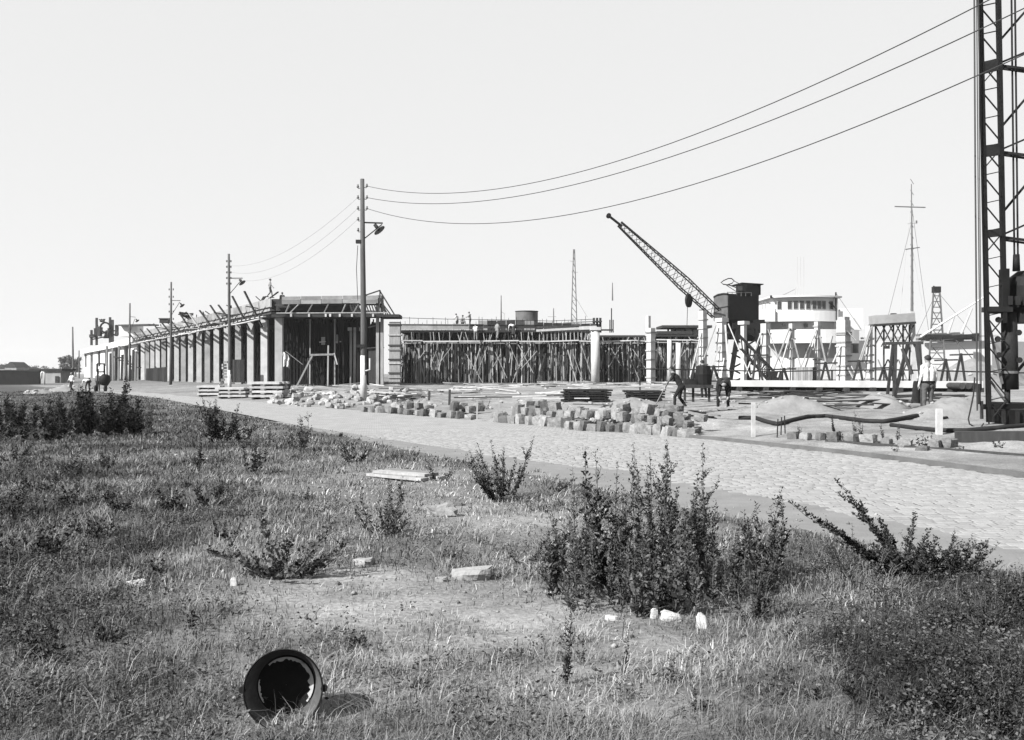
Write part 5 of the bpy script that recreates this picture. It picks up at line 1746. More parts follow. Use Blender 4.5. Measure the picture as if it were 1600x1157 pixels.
# ================================================================== PILE DRIVER (right edge)
def pile_driver():
    Y = 24.0
    s = Y / F
    base = P(1552, 660, Y)
    t = thing("pile_driver", "tall black steel pile driving frame with latticed mast and hanging ropes at the right edge", "pile driver", base)

    def ch(pts, w, name, dy=0.0, m=STEEL, h=None):
        for a, b in zip(pts[:-1], pts[1:]):
            obj(name, MB().bar(P(a[0], a[1], Y + dy), P(b[0], b[1], Y + dy), w, h), m, parent=t)
    top = -130
    lx = lambda y: 1529.0 + (y + 130) * .0205
    rx = lambda y: 1557.5 + (y + 130) * .0185
    for dy, k in ((0, 1.0), (.42, .85)):
        ch([(lx(top), top), (lx(660), 660)], .10 * k, "mast_chord", dy, BLACKP)
        ch([(rx(top), top), (rx(505), 505)], .105 * k, "mast_chord", dy, BLACKP)
    y = top + 10
    i = 0
    while y < 640:
        hgt = 44
        for dy in (-.01, .43):
            obj("lattice_bar", MB().bar(P(lx(y), y, Y + dy), P(rx(y + 34), y + 34, Y + dy), .045, .02), STEEL, parent=t)
            obj("lattice_bar", MB().bar(P(rx(y + 36), y + 36, Y + dy), P(lx(y + 42), y + 42, Y + dy), .045, .02), STEEL, parent=t)
        for xx in (lx, rx):
            if y + hgt < 500 or xx is lx:
                obj("lattice_bar", MB().bar(P(xx(y), y, Y), P(xx(y + hgt), y + hgt, Y + .42), .035, .02), STEEL, parent=t)
        if i % 3 == 2:
            obj("lattice_bar", MB().bar(P(rx(y), y, Y - .02), P(lx(y + 32), y + 32, Y - .02), .045, .02), STEEL, parent=t)
        y += hgt; i += 1
    for y0, y1, sl in ((90, 109, 8), (224, 242, 4), (357, 369, 3), (480, 490, 1)):
        a = [P(lx(y0) - 2, y0 + sl, Y - .04), P(rx(y0) + 2, y0, Y - .04), P(rx(y1) + 2, y1, Y - .04), P(lx(y1) - 2, y1 + sl, Y - .04)]
        b = [p + V(0, .05, 0) for p in a]
        obj("gusset_plate", MB().add(a + b, [(3, 2, 1, 0), (4, 5, 6, 7), (0, 1, 5, 4), (1, 2, 6, 5), (2, 3, 7, 6), (3, 0, 4, 7)]), STEEL, parent=t)
    # rear frame to the right, mostly cut off by the edge
    bx = 1676
    for dy in (.1, 2.2):
        ch([(bx, top), (bx + 4, 640)], .14, "rear_chord", dy, BLACKP)
    for y in (-30, 103, 238, 371):
        ch([(rx(y), y), (bx, y + 14)], .06, "frame_strut", .1)
        ch([(rx(y), y + 4), (bx, y + 20)], .05, "frame_strut", .45)
        ch([(rx(y), y - 4), (bx, y - 52)], .045, "frame_brace", .1)
        ch([(rx(y - 38), y - 38), (bx, y - 170)], .05, "frame_brace", .3)
    # hammer guides and hammer
    for x in (1579, 1584.5):
        ch([(x, top), (x + 6, 402)], .035, "guide_rod", .2)
    obj("hammer_crosshead", MB().tube(P(1588, 398, Y + .2), P(1588, 424, Y + .2), .075, .09, 12), BLACKP, parent=t, smooth=True)
    hm = Matrix.Translation(P(1604, 505, Y + .45))
    obj("hammer_block", MB().lathe([(.001, 84 * s), (.22, 82 * s), (.42, 72 * s), (.50, 58 * s), (.50, 30 * s), (.47, 26 * s), (.50, 22 * s), (.50, 0), (.001, 0)], 24, hm), BLACKP, parent=t, smooth=False)
    for x in (1578, 1590, 1602):
        obj("bolt_lug", MB().box(P(x, 470, Y - .05), (.09, .12, .22)), STEEL, parent=t)
    obj("hammer_guide", MB().box(P(1569, 452, Y + .1), (.12, .3, 1.0)), BLACKP, parent=t)
    obj("hammer_guide", MB().box(P(1558, 484, Y + .1), (.62, .34, .13)), STEEL, parent=t)
    # pile being driven
    obj("steel_pile", MB().tube(P(1578.5, 609, Y + .3), P(1576.5, 490, Y + .3), .20, .19, 14), STEEL, parent=t, smooth=True)
    obj("pile_shoe", MB().tube(P(1574, 640, Y + .3), P(1574, 606, Y + .3), .07, .07, 10), STEEL, parent=t, smooth=True)
    obj("pile_band", MB().tube(P(1578, 584, Y + .3), P(1578, 580, Y + .3), .215, .215, 14), STEEL_G, parent=t)
    for x, y in ((1560, 500), (1559, 530), (1561, 555), (1592, 520), (1593, 563)):
        obj("pulley_block", MB().tube(P(x, y, Y + .05), P(x, y, Y + .16), .075, .075, 12), BLACKP, parent=t)
    ch([(1545, 505), (1566, 600)], .05, "stay_bar", .1, STEEL_G)
    ch([(1548, 596), (1574, 632)], .045, "stay_bar", .1, STEEL_G)
    ch([(1590, 580), (1640, 520)], .06, "stay_bar", .3)
    # foot beams, sledge
    obj("foot_beam", MB().bar(P(1538, 636, Y + .1), P(1700, 632, Y + .1), .16, .13), BLACKP, parent=t)
    obj("foot_beam", MB().bar(P(1700, 634, Y + 2.2), P(1545, 632, Y + 2.2), .16, .13), BLACKP, parent=t)
    obj("sledge", MB().box(P(1625, 651, Y + .5), (2.1, 1.0, .36)), BLACKP, parent=t)
    for x in (1568, 1590, 1612):
        obj("sledge_rib", MB().box(P(x, 652, Y - .06), (.07, .08, .33)), STEEL, parent=t)
    obj("boiler", MB().tube(P(1690, 640, Y + 1.2), P(1690, 500, Y + 1.2), .55, .5, 20), BLACKP, parent=t, smooth=True)
    # ropes
    for x0, x1, yb, r_ in ((1521.5, 1527, 642, .02), (1525, 1532, 655, .013), (1528.5, 1533.5, 610, .012)):
        obj("rope", MB().path([P(x0, top, Y - .15), P((x0 + x1) / 2 - .5, 260, Y - .15), P(x1, yb, Y - .15)], r_, 6), WIRE, parent=t)
    obj("tackle", MB().tube(P(1529, 632, Y - .15), P(1530, 600, Y - .15), .04, .05, 8), STEEL, parent=t)
    obj("tackle", MB().tube(P(1535, 655, Y - .15), P(1534.5, 627, Y - .15), .028, .03, 8), STEEL, parent=t)
    lp = [P(1523, 590, Y - .2), P(1521, 618, Y - .2), P(1516, 642, Y - .2), P(1513, 655, Y - .25), P(1515, 663, Y - .3), P(1523, 667.5, Y - .35), P(1533, 667.5, Y - .35), P(1537, 662, Y - .3)]
    obj("hose", MB().path(lp, .018, 6), HOSE, parent=t)
    return t


pile_driver()


# ================================================================== STONE BLOCKS, RUBBLE, TIMBER ALONG THE ROAD
def block_heaps():
    rr = random.Random(77)
    g = "rough stone blocks in the long heap beside the road"
    lab0 = "rough grey stone block in the long heap at the far edge of the road"
    def put(px, py, w, h, lab, grp, z=0.0, back=0.0, me=None):
        p = G(px, py); k = p.y / F
        return lay("stone_block", me or rr.choice(BLOCKS), p.x + back * .35, p.y + back, gz(p.x + back * .35, p.y + back) + z - .02, w * k * rr.uniform(.58, .84), w * k * rr.uniform(.5, .85), h * k * rr.uniform(.8, 1.1), lab, "stone block", grp, rr.uniform(.35, 1.1), .15)
    # front row, left to right
    n = 25
    for i in range(n):
        u = (i + rr.uniform(-.25, .25)) / (n - 1)
        px = lerp(778, 1082, u); py = lerp(661, 686, u ** .9)
        lab, grp = "rough grey stone block in the front row of the long heap at the road edge", "front row of the long stone heap"
        if i == 0: lab, grp = "leftmost low block of the long stone heap at the road edge", None
        if i == n - 1: lab, grp = "rightmost squared block of the long stone heap, where the rail begins", None
        put(px, py, rr.uniform(19, 25), rr.uniform(15, 20), lab, grp)
    for i in range(20):
        u = (i + rr.uniform(-.3, .3)) / 19
        px = lerp(800, 1072, u); py = lerp(661, 684, u)
        put(px, py, rr.uniform(18, 25), rr.uniform(13, 18), "rough stone block lying on top of the front row of the long heap", "upper row of the long stone heap", z=.24 + rr.uniform(-.04, .05), back=.35)
    for i in range(26):
        u = (i + rr.uniform(-.4, .4)) / 25
        px = lerp(805, 1085, u); py = lerp(659, 682, u)
        put(px, py, rr.uniform(18, 27), rr.uniform(13, 19), "rough stone block at the back of the long heap beside the road", "back row of the long stone heap", z=rr.choice((.0, .15, .3)), back=rr.uniform(.6, 1.3))
    for px, py, lab in ((838, 652, "dark block highest at the left end of the long stone heap"), (1050, 664, "big pale block standing highest near the right end of the long stone heap")):
        put(px, py + 10, 26, 20, lab, None, z=.36, back=.5)
    # shorter heap to the left
    n = 13
    for i in range(n):
        u = (i + rr.uniform(-.3, .3)) / (n - 1)
        lab, grp = "rough block in the short heap between the lamp pole and the long stone heap", "blocks in the short stone heap"
        if i == 0: lab, grp = "dark flat block at the left end of the short stone heap below the lamp pole", None
        put(lerp(570, 734, u), lerp(646, 655, u), rr.uniform(14, 20), rr.uniform(9, 14), lab, grp)
    for i in range(16):
        u = rr.random()
        put(lerp(605, 725, u), lerp(646, 652, u), rr.uniform(13, 20), rr.uniform(9, 13), "rough block in the short heap between the lamp pole and the long stone heap", "blocks in the short stone heap", z=rr.choice((0, .12, .22)), back=rr.uniform(.5, 1.6))
    # single blocks at the right
    labs = ("leftmost block in the loose row of blocks behind the rail", "dark split block, second in the loose row at the right", "block with pale top, third in the loose row at the right", "squat block half grown with weeds, fourth in the loose row at the right", "broad block, fifth in the loose row at the right", "squared block with dark right face, sixth in the loose row at the right",
            "pale block, seventh in the loose row at the right", "dark block with a pale top, eighth in the loose row at the right", "low block sunk in the soil before the loose row of blocks", "narrow block before the white stake in the loose row at the right", "pale round edged block at the right end of the loose row")
    for (px, py, w, h), lab in zip(((1241, 686, 22, 13), (1259, 688, 28, 18), (1283, 688, 22, 18), (1303, 690, 26, 20), (1330, 690, 30, 18), (1358, 694, 28, 19), (1386, 695, 25, 16), (1414, 698, 30, 19), (1441, 704, 22, 12), (1461, 700, 22, 18), (1483, 699, 27, 18)), labs):
        put(px, py, w, h * .95, lab, None)
    for i in range(90):
        u = rr.random()
        px = lerp(770, 1095, u); py = lerp(660, 686, u ** .9) - rr.uniform(-2, 14)
        p = G(px, py); k = p.y / F; w = rr.uniform(4, 11)
        lay("rubble_stone", rr.choice(LUMPS), p.x, p.y, p.z - .02 + (rr.random() < .3) * .18, w * k, w * k, w * k * .7, "small broken stone among the blocks of the long heap beside the road", "rubble", "small stones in the long heap", tilt=.6, material=STONE)
    # rubble before the deck
    for i in range(95):
        u = rr.random()
        px = lerp(425, 640, u); py = rr.uniform(618, 640) - (6 if u > .6 else 0) + (px - 530) * .02
        p = G(px, py); k = p.y / F
        w = rr.uniform(5, 14)
        lay("rubble_stone", rr.choice(LUMPS), p.x, p.y, p.z - .02 + (rr.random() < .3) * .2, w * k, w * k, w * k * .7, "broken pale lump in the rubble spread before the near end of the warehouse", "rubble", "rubble before the warehouse", tilt=.5)
    for i in range(60):
        px = rr.uniform(640, 1180); py = rr.uniform(606, 640)
        p = G(px, py); k = p.y / F; w = rr.uniform(3, 8)
        lay("rubble_stone", rr.choice(LUMPS), p.x, p.y, p.z - .02, w * k, w * k, w * k * .6, "small lump lying on the bare sand of the building site", "rubble", "lumps on the sand", tilt=.5)


block_heaps()


def sand_pile(px, py, wpx, hpx, label, seed=0, deep=.8, m=SANDM, sharp=1.5):
    p = G(px, py); k = p.y / F
    rx, h = wpx * k / 2, hpx * k
    r = np.random.default_rng(seed)
    n, mm = 64, 30
    vs_ = []
    for j in range(mm + 1):
        q = j / mm
        for i in range(n):
            a = 2 * math.pi * i / n
            rad = q * (1 + .18 * (float(fbm(math.cos(a) * 1.2 + seed, math.sin(a) * 1.2, 2)) - .5) * 2)
            x, y = rad * rx * math.cos(a), rad * rx * deep * math.sin(a)
            z = h * max(0, 1 - q ** sharp) * (1 + .7 * (float(fbm(x * 2.3 / max(rx, .5) + seed, y * 2.3 / max(rx, .5), 3)) - .5)) + .22 * h * (1 - q) * (float(fbm(x * 7 / rx, y * 7 / rx + seed, 4)) - .5)
            X, Yy = p.x + x, p.y + rx * deep + y
            vs_.append((X, Yy, gz(X, Yy) + z - (.06 if j == mm else 0)))
    fs = []
    for j in range(mm):
        for i in range(n):
            a, b = j * n + i, j * n + (i + 1) % n
            fs.append((a, a + n, b + n, b) if j else (a, a + n, b + n, b))
    obj("sand_pile", MB().add(vs_, fs), m, origin=p, smooth=True, label=label, cat="sand pile")
    q = random.Random(seed)
    for _ in range(9):
        v = vs_[q.randrange(8 * n, (mm - 1) * n)]
        w = q.uniform(3, 7) * k
        lay("rubble_stone", q.choice(LUMPS), v[0], v[1], v[2] - w * .15, w, w * .8, w * .6, "small lump lying on the slope of a sand heap in the yard", "rubble", "lumps on the sand heaps", tilt=.6)


sand_pile(1395, 640, 92, 25, "sharp cone of pale sand behind the rough timber legs", 1)
sand_pile(1522, 654, 190, 38, "broad sand heap behind the man in the white shirt and the pile driver foot", 2, .6)
sand_pile(1542, 604, 170, 40, "large grey sand mound beyond the concrete piles at the right", 3, .7)
sand_pile(1248, 645, 160, 17, "low broken spoil heap in front of the long concrete piles", 4, .6)
sand_pile(1070, 655, 120, 16, "low spoil ridge at the feet of the digging worker", 5, .5)
sand_pile(52, 616, 44, 7, "small pale sand heap below the boundary wall", 6)
sand_pile(92, 612, 60, 9, "pale sand heap left of the walking man at the far end", 7)
sand_pile(990, 640, 130, 12, "low soil bank behind the long stone heap", 8, .6)
sand_pile(660, 636, 90, 8, "low sand rise behind the short stone heap", 9, .7)


def stacks():
    rr = random.Random(9)
    def stack(px, py, wpx, hpx, layers, label, m, ms, dep=1.6, gap=.45, name="plank_stack"):
        p = G(px, py); k = p.y / F
        t = thing(name, label, "stack", p)
        W, Hh = wpx * k, hpx * k
        lh = Hh / layers
        for i in range(layers):
            z = p.z + lh * (i + 1) - lh * (1 - gap) / 2
            for j in range(3):
                obj("plank", MB().box((p.x + rr.uniform(-.12, .12), p.y + .3 + j * dep / 3, z), (W * rr.uniform(.9, 1.02), dep / 3 * .94, lh * (1 - gap)), Matrix.Rotation(rr.uniform(-.02, .02), 3, 'Z')), m, parent=t)
            for q in (-.38, 0, .38):
                obj("spacer", MB().box((p.x + q * W, p.y + .3 + dep / 3, z - lh * .5), (.1, dep, lh * gap * .98)), ms, parent=t)
    stack(325, 620, 36, 17, 3, "small stack of pale slabs, leftmost of the three before the columns", WOOD_L, WOOD_D)
    stack(360, 623, 46, 17, 3, "low stack of pale slabs at the foot of the second lamp pole", WOOD_L, WOOD_D)
    stack(414, 624, 52, 27, 4, "highest stack of pale slabs before the nearest warehouse column", WOOD_L, WOOD_D)
    stack(435, 612, 26, 12, 2, "short dark stack tucked behind the highest stack of slabs", WOOD_D, WOOD_D)
    stack(918, 629, 76, 20, 5, "dark layered stack of steel mesh behind the long stone heap", STEEL, STEEL, 1.8, .35, "mesh_stack")
    stack(1010, 628, 58, 17, 4, "second dark layered stack of steel mesh, nearer the digging worker", STEEL, STEEL, 1.8, .35, "mesh_stack")
    # long plank over the stacks
    a, b = G(885, 618), G(1052, 620)
    obj("long_board", MB().bar(P(888, 606, a.y), P(1055, 602.5, a.y + 1), .3, .07), WOOD_L, origin=P(888, 606, a.y), label="long pale board resting across the two dark stacks of steel mesh", cat="board")
    # loose planks
    def litter(px0, px1, py0, py1, n, name, label, m=None):
        c = G((px0 + px1) / 2, py1)
        t = thing(name, label, "planks", c)
        for i in range(n):
            p = G(rr.uniform(px0, px1), rr.uniform(py0, py1))
            a = rr.uniform(-.6, .6) + (math.pi if rr.random() < .5 else 0)
            l_ = rr.uniform(.8, 3.2)
            e = V(math.cos(a), math.sin(a) * .8, rr.uniform(-.04, .10)) * l_
            z = V(0, 0, .05 + rr.random() * .22)
            obj("plank", MB().bar(p - e / 2 + z, p + e / 2 + z, rr.uniform(.1, .2), .045), m or rr.choice((WOOD_L, WOOD_L, WOOD, WOOD_D)), parent=t)
    litter(830, 1000, 600, 606, 44, "plank_heap", "heap of loose pale planks at the foot of the round white column")
    litter(700, 830, 602, 608, 24, "plank_heap", "loose planks scattered before the wide shoring")
    litter(1000, 1060, 601, 610, 16, "plank_heap", "loose planks lying left of the standing worker")
    litter(590, 645, 612, 628, 16, "plank_heap", "loose dark planks right of the nearest lamp pole foot", WOOD_D)
    litter(1150, 1330, 612, 620, 26, "plank_heap", "dark timbers lying under the long concrete piles", WOOD_D)
    litter(1070, 1150, 612, 626, 18, "plank_heap", "jumble of planks around the work bench")
    litter(1180, 1420, 596, 604, 22, "plank_heap", "loose planks at the feet of the braced columns")
    litter(1140, 1480, 612, 640, 40, "plank_heap", "scattered dark timbers and offcuts on the sand of the right yard", WOOD_D)
    litter(640, 900, 606, 632, 34, "plank_heap", "scattered offcuts on the open sand before the wide shoring")
    litter(445, 620, 604, 622, 40, "plank_heap", "broken boards and offcuts under the near end of the deck")
    litter(900, 1120, 640, 655, 18, "plank_heap", "offcuts half buried in the bank behind the long stone heap", WOOD)
    for px, yt, yb, w in ((1290, 560, 600, 4), (1340, 548, 601, 4), (1380, 560, 603, 4), (1478, 560, 604, 4), (1500, 540, 603, 4), (1225, 560, 600, 4), (1185, 548, 601, 4), (1118, 566, 600, 4)):
        c = P(px, yb, 62); c.z = gz(c.x, 62) - .1
        t = thing("trestle", "dark two legged timber trestle among the braced columns", "trestle", c, "small dark trestles among the columns")
        q = P(px + random.uniform(-4, 4), yt + random.uniform(-4, 16), 62)
        obj("leg", MB().bar(c + V(-.45, 0, 0), q, .12), WOOD_D, parent=t)
        obj("leg", MB().bar(c + V(.5, .2, 0), q, .12), WOOD_D, parent=t)
        obj("cross_bar", MB().bar(q + V(-.7, .05, -.1), q + V(.8, .05, -.06), .1), WOOD_D, parent=t)
    # long concrete piles on sleepers
    Y0, Y1 = 49, 44
    t = thing("concrete_piles", "long white concrete piles lying side by side on dark sleepers at the right", "concrete piles", P(1340, 610, 47))
    for j in range(3):
        obj("pile", MB().bar(P(1138 + j * 3, 599.5, Y0 + j * .45), P(1536, 602 - j * .2, Y1 + j * .45), .42, .30 if j == 0 else .33), CONC, parent=t)
    for i in range(10):
        u = i / 9
        c = P(lerp(1150, 1520, u), lerp(607.2, 609.5, u), lerp(Y0, Y1, u) + .3)
        obj("sleeper", MB().box((c.x, c.y, c.z), (.22, 1.7, .2)), WOOD_D, parent=t)
    obj("sleeper_beam", MB().bar(P(1142, 607.5, Y0 + .25), P(1534, 609.5, Y1 + .25), .2, .2), WOOD_D, parent=t)
    for i, x in enumerate((1503.5, 1513.5, 1522.5)):
        c = P(x, 603.5, 42.5)
        obj("log", MB().tube(c, c + V(.4, 2.5, 0), .14, .14, 12), WOOD_D, origin=c, label=("left", "middle", "right")[i] + " one of three dark log ends showing beyond the concrete piles", cat="log", group="dark log ends")
    # rail along the road and the timber edging behind it
    mb = MB()
    pts = [V(edge_x(FAR, y) - .02, y, .03) for y in np.linspace(5, 24.2, 14)]
    for a, b in zip(pts[:-1], pts[1:]):
        mb.bar(a, b, .07, .09)
    obj("rail", mb, STEEL_G, origin=pts[6], label="rusty steel rail running along the far edge of the road to the right", cat="rail")
    q = [G(1290, 690), G(1400, 698), G(1500, 705), G(1600, 713), G(1680, 720)]
    mb = MB()
    for a, b in zip(q[:-1], q[1:]): mb.bar(a + V(0, 0, .0), b + V(0, 0, .0), .06, .08)
    obj("edging", mb, WOOD_D, origin=q[2], label="thin dark timber edging in the sand behind the rail", cat="edging")
    # stakes
    for px, yt, yb, w, m, lab in ((1177, 629, 683, 6, WOOD_L, "tall thin pale stake with a dark side standing behind the rail"), (1467, 639, 679, 9, LIME, "broad white painted stake in front of the man in the white shirt"),
                                  (745, 625, 655, 2.4, WOOD, "thin stake between the two stone heaps"), (670, 611, 630, 3.2, WOOD_D, "short dark stake, left of two on the sand behind the short stone heap"), (702, 609, 633, 3.6, WOOD_D, "short dark stake, right of two on the sand behind the short stone heap"),
                                  (779, 622, 650, 2.4, WOOD, "thin rod standing at the left end of the long stone heap"), (1214, 655, 684, 1.6, STEEL, "left one of three bent iron pins right of the tall thin stake"), (1220, 652, 680, 1.6, STEEL, "middle one of three bent iron pins right of the tall thin stake"), (1227, 650, 678, 1.6, STEEL, "right one of three bent iron pins right of the tall thin stake")):
        p = G(px, yb); k = p.y / F
        obj("stake", MB().bar(p - V(0, 0, .1), p + V(rr.uniform(-.03, .03), 0, (yb - yt) * k), w * k, w * k * .7), m, origin=p, label=lab, cat="stake")
    for i, (px, py, h, w) in enumerate(((1305, 676, 30, 14), (1335, 682, 40, 8), (1345, 684, 34, 8), (1380, 686, 26, 12), (1404, 690, 30, 8), (1440, 700, 22, 26), (1455, 690, 16, 20), (1320, 690, 16, 24), (1400, 706, 12, 20), (1250, 680, 18, 10), (1560, 700, 12, 26), (1500, 704, 14, 22), (950, 640, 16, 20), (1030, 648, 20, 26), (760, 640, 18, 14), (880, 648, 12, 24))):
        weed(px, py, h, 4, w, "small ragged weed grown up among the blocks and sand of the yard", 400 + i, .05, 45, True, .4, group="small weeds on the building yard")
    # hoses
    def hose(pl, r_, label):
        pts = []
        for i in range(len(pl) - 1):
            for u in (0, .25, .5, .75):
                px, py = lerp(pl[i][0], pl[i + 1][0], u), lerp(pl[i][1], pl[i + 1][1], u)
                p = G(px, py); pts.append(p + V(0, 0, r_ * .8))
        p = G(*pl[-1]); pts.append(p + V(0, 0, r_ * .8))
        obj("hose", MB().path(pts, r_, 7), HOSE, origin=pts[0], smooth=True, label=label, cat="hose")
    hose([(1155, 656), (1180, 656), (1198, 662), (1215, 666), (1240, 659), (1262, 654), (1290, 653), (1322, 657), (1352, 661), (1380, 662), (1400, 659), (1430, 653), (1455, 649), (1468, 652)], .062, "thick black hose lying in waves across the sand behind the rail")
    hose([(1392, 667), (1430, 672), (1468, 676), (1510, 676), (1545, 673), (1590, 669), (1640, 664)], .055, "black hose lying on the ground before the pile driver foot")
    hose([(1468, 656), (1500, 652), (1530, 650)], .04, "short black hose between the man and the pile driver ropes")
    p0 = G(1490, 690)
    obj("dark_beam", MB().bar(G(1492, 690) + V(0, 0, .1), G(1640, 690) + V(0, 0, .1), .3, .22), WOOD_D, origin=p0, label="dark squared beam lying right of the loose row of blocks", cat="beam")
    # work bench, steel pipe rail
    Y = 40
    c = G(1090, 628)
    b = thing("work_bench", "dark low work bench with machine block between the standing and the bending worker", "bench", c)
    obj("bench_top", MB().bar(P(1066, 604, c.y), P(1112, 604, c.y), .7, .14), WOOD_D, parent=b)
    for x in (1070, 1083, 1108):
        obj("leg", MB().bar(P(x, 604, c.y), P(x, 628, c.y), .09), WOOD_D, parent=b)
    obj("machine_block", MB().lathe([(.001, .9), (.28, .85), (.36, .5), (.34, 0), (.001, 0)], 14, Matrix.Translation(P(1099, 604, c.y))), BLACKP, parent=b)
    obj("machine_block", MB().box(P(1078, 598, c.y), (.5, .4, .3)), STEEL, parent=b)
    q = thing("pipe_rail", "thin horizontal pipe rail crossing in front of the braced columns", "rail", P(1300, 598, 58))
    pts = [P(1000, 577, 62), P(1100, 578, 62), P(1205, 581, 60), P(1300, 579, 58), P(1395, 578, 56), P(1480, 580, 55), P(1640, 584, 54)]
    obj("rail_pipe", MB().path(pts, .045, 6), STEEL, parent=q)
    for p in pts[::1]:
        obj("rail_post", MB().bar(V(p.x, p.y, gz(p.x, p.y)), p, .08), STEEL, parent=q)
    # boarded crate by the columns and hand cart
    h = thing("board_crate", "weathered crate of upright boards at the foot of the slender braced column", "crate", P(1257, 597, 68))
    for k in range(8):
        obj("board", MB().box(P(1242 + k * 3.6, 585, 68), (.15, .06, 1.0)), WOOD, parent=h)
    obj("side_board", MB().bar(P(1270, 585, 68.1), P(1275, 585, 69.2), .05, 1.0), WOOD_D, parent=h)
    obj("lid", MB().bar(P(1256, 576, 68.5), P(1256, 575.5, 69.6), 1.35, .06), WOOD, parent=h)


stacks()


def far_end_machines():
    # mixer by the white wall
    p = P(158, 611, 84); p.z = gz(p.x, p.y)
    k = 84 / F
    t = thing("concrete_mixer", "tall dark mixer with open square frame standing by the far white wall", "mixer", p)
    for sx in (-1, 1):
        obj("leg", MB().bar(p + V(.35 * sx, 0, 0), p + V(.28 * sx, 0, 2.0), .12), STEEL, parent=t)
        obj("wheel", MB().tube(p + V(.42 * sx - .05, -.1, .3), p + V(.42 * sx + .05, -.1, .3), .3, .3, 14), STEEL, parent=t)
    obj("drum", MB().lathe([(.001, 0), (.35, .05), (.5, .5), (.32, .95), (.22, 1.0)], 16, Matrix.Translation(p + V(.15, .1, .55)) @ Matrix.Rotation(.25, 4, 'Y')), BLACKP, parent=t, smooth=True)
    for a, b in (((-.35, 1.75), (-.35, 2.45)), ((.28, 1.75), (.28, 2.45)), ((-.35, 2.45), (.28, 2.45)), ((-.35, 1.75), (.28, 1.75))):
        obj("frame_bar", MB().bar(p + V(a[0], 0, a[1]), p + V(b[0], 0, b[1]), .12), STEEL, parent=t)
    # hoist rig on the far roof
    Y = 208
    z = 7.6
    c = P(168, 0, Y); c.z = z
    s = Y / F
    h = thing("hoist_rig", "dark hoist with an iron ring wheel and posts on the far roof of the warehouse", "hoist", c)
    for px, top in ((151, 497), (172, 496), (176, 500), (143, 516)):
        q = P(px, top, Y)
        obj("post", MB().bar(V(q.x, Y, z), q, .4), WOOD_D, parent=h)
    ring = [P(164.5 + 7.5 * math.cos(a), 512 + 7.5 * math.sin(a), Y - .5) for a in np.linspace(0, 2 * math.pi, 25)]
    obj("ring_wheel", MB().path(ring, .2, 6, cap=False), STEEL, parent=h)
    for px, py, w, hh in ((153, 517, 10, 16), (167, 521, 10, 14), (184, 516, 11, 17), (160, 501, 8, 4), (146, 525, 9, 5)):
        for q in range(7):
            a = P(px + random.uniform(-.5, .5) * w, py + hh * .55, Y + random.uniform(-.8, .8)); e = P(px + random.uniform(-.6, .6) * w, py - hh * random.uniform(.2, .55), Y + random.uniform(-.8, .8))
            obj("timber", MB().bar(a, e, random.uniform(.25, .6), .2), WOOD_D, parent=h)
    for y in (525, 531):
        obj("plank", MB().bar(P(143, y, Y), P(180, y - 8, Y), .25), WOOD_D, parent=h)
    r_ = thing("roof_hut", "low white hut with a thin dark flat roof on the warehouse roof", "hut", P(205, 520, 172))
    obj("wall", MB().box(P(205, 517, 172), (3.2, 3, 2.2)), PLASTER, parent=r_)
    obj("roof", MB().bar(P(193, 509, 171), P(240, 508, 168), 2.5, .25), WOOD_D, parent=r_)
    m = thing("material_heap", "dark heap of timbers on the deck edge behind the third pole", "timber heap", P(290, 500, 128))
    rr = random.Random(4)
    for k in range(12):
        a = P(rr.uniform(278, 292), rr.uniform(487, 498), 128); b = P(rr.uniform(292, 304), rr.uniform(490, 500), 128)
        obj("timber", MB().bar(a, b, .3, .15), WOOD_D, parent=m)
    b = thing("timber_box", "small dark flat box standing on the deck left of the third pole", "box", P(257, 506, 140))
    obj("side", MB().box(P(258, 502, 140), (1.3, 1.0, .6)), WOOD_D, parent=b)
    obj("lid", MB().box(P(258, 498.5, 140), (1.5, 1.2, .14)), WOOD_D, parent=b)
    # a stack of pale blocks by the second lamp pole, dark shutters, scaffold poles before the white wall
    t = thing("block_pillar", "leaning pillar of stacked pale blocks beside the second lamp pole", "block stack", P(352, 606, 84))
    for k in range(9):
        obj("block", MB().box(P(351 + rr.uniform(-2, 2) - (k < 4) * (4 - k) * 1.2, 603 - k * 4.6, 84), (.34, .3, .2), Matrix.Rotation(rr.random(), 3, 'Z')), PALEST, parent=t)
    s_ = thing("board_screen", "dark board screen standing between the columns right of the second lamp pole", "screen", P(372, 600, 88))
    for k in range(6):
        obj("board", MB().box(P(365 + k * 3, 580, 88), (.17, .06, 2.1)), WOOD_D, parent=s_)
    d_ = thing("board_fence", "tall dark board fence leaning under the deck near the third pole", "fence", P(243, 606, 150))
    for k in range(9):
        obj("board", MB().box(P(230 + k * 3.6, 592, 146 - k * 2.2), (.34, .08, 3.1)), WOOD_D, parent=d_)
    w = thing("wall_scaffold", "ragged timber scaffold poles standing before the white wall at the far end", "scaffold", P(185, 607, 150))
    for k in range(11):
        x = 168 + k * 4.3
        y0 = rr.uniform(540, 556)
        obj("pole", MB().bar(P(x, 608, 152 - k), P(x + rr.uniform(-2, 2), y0, 152 - k), .28), WOOD_D if k % 2 else WOOD, parent=w)
    for k in range(4):
        obj("plank", MB().bar(P(178 + k * 8, 558 + k * 5, 148), P(196 + k * 8, 560 + k * 5, 148), .5, .18), WOOD_D, parent=w)
    obj("notice_board", MB().box(P(206, 586, 147), (1.0, .1, 1.7)), WOOD_D, parent=w)


far_end_machines()


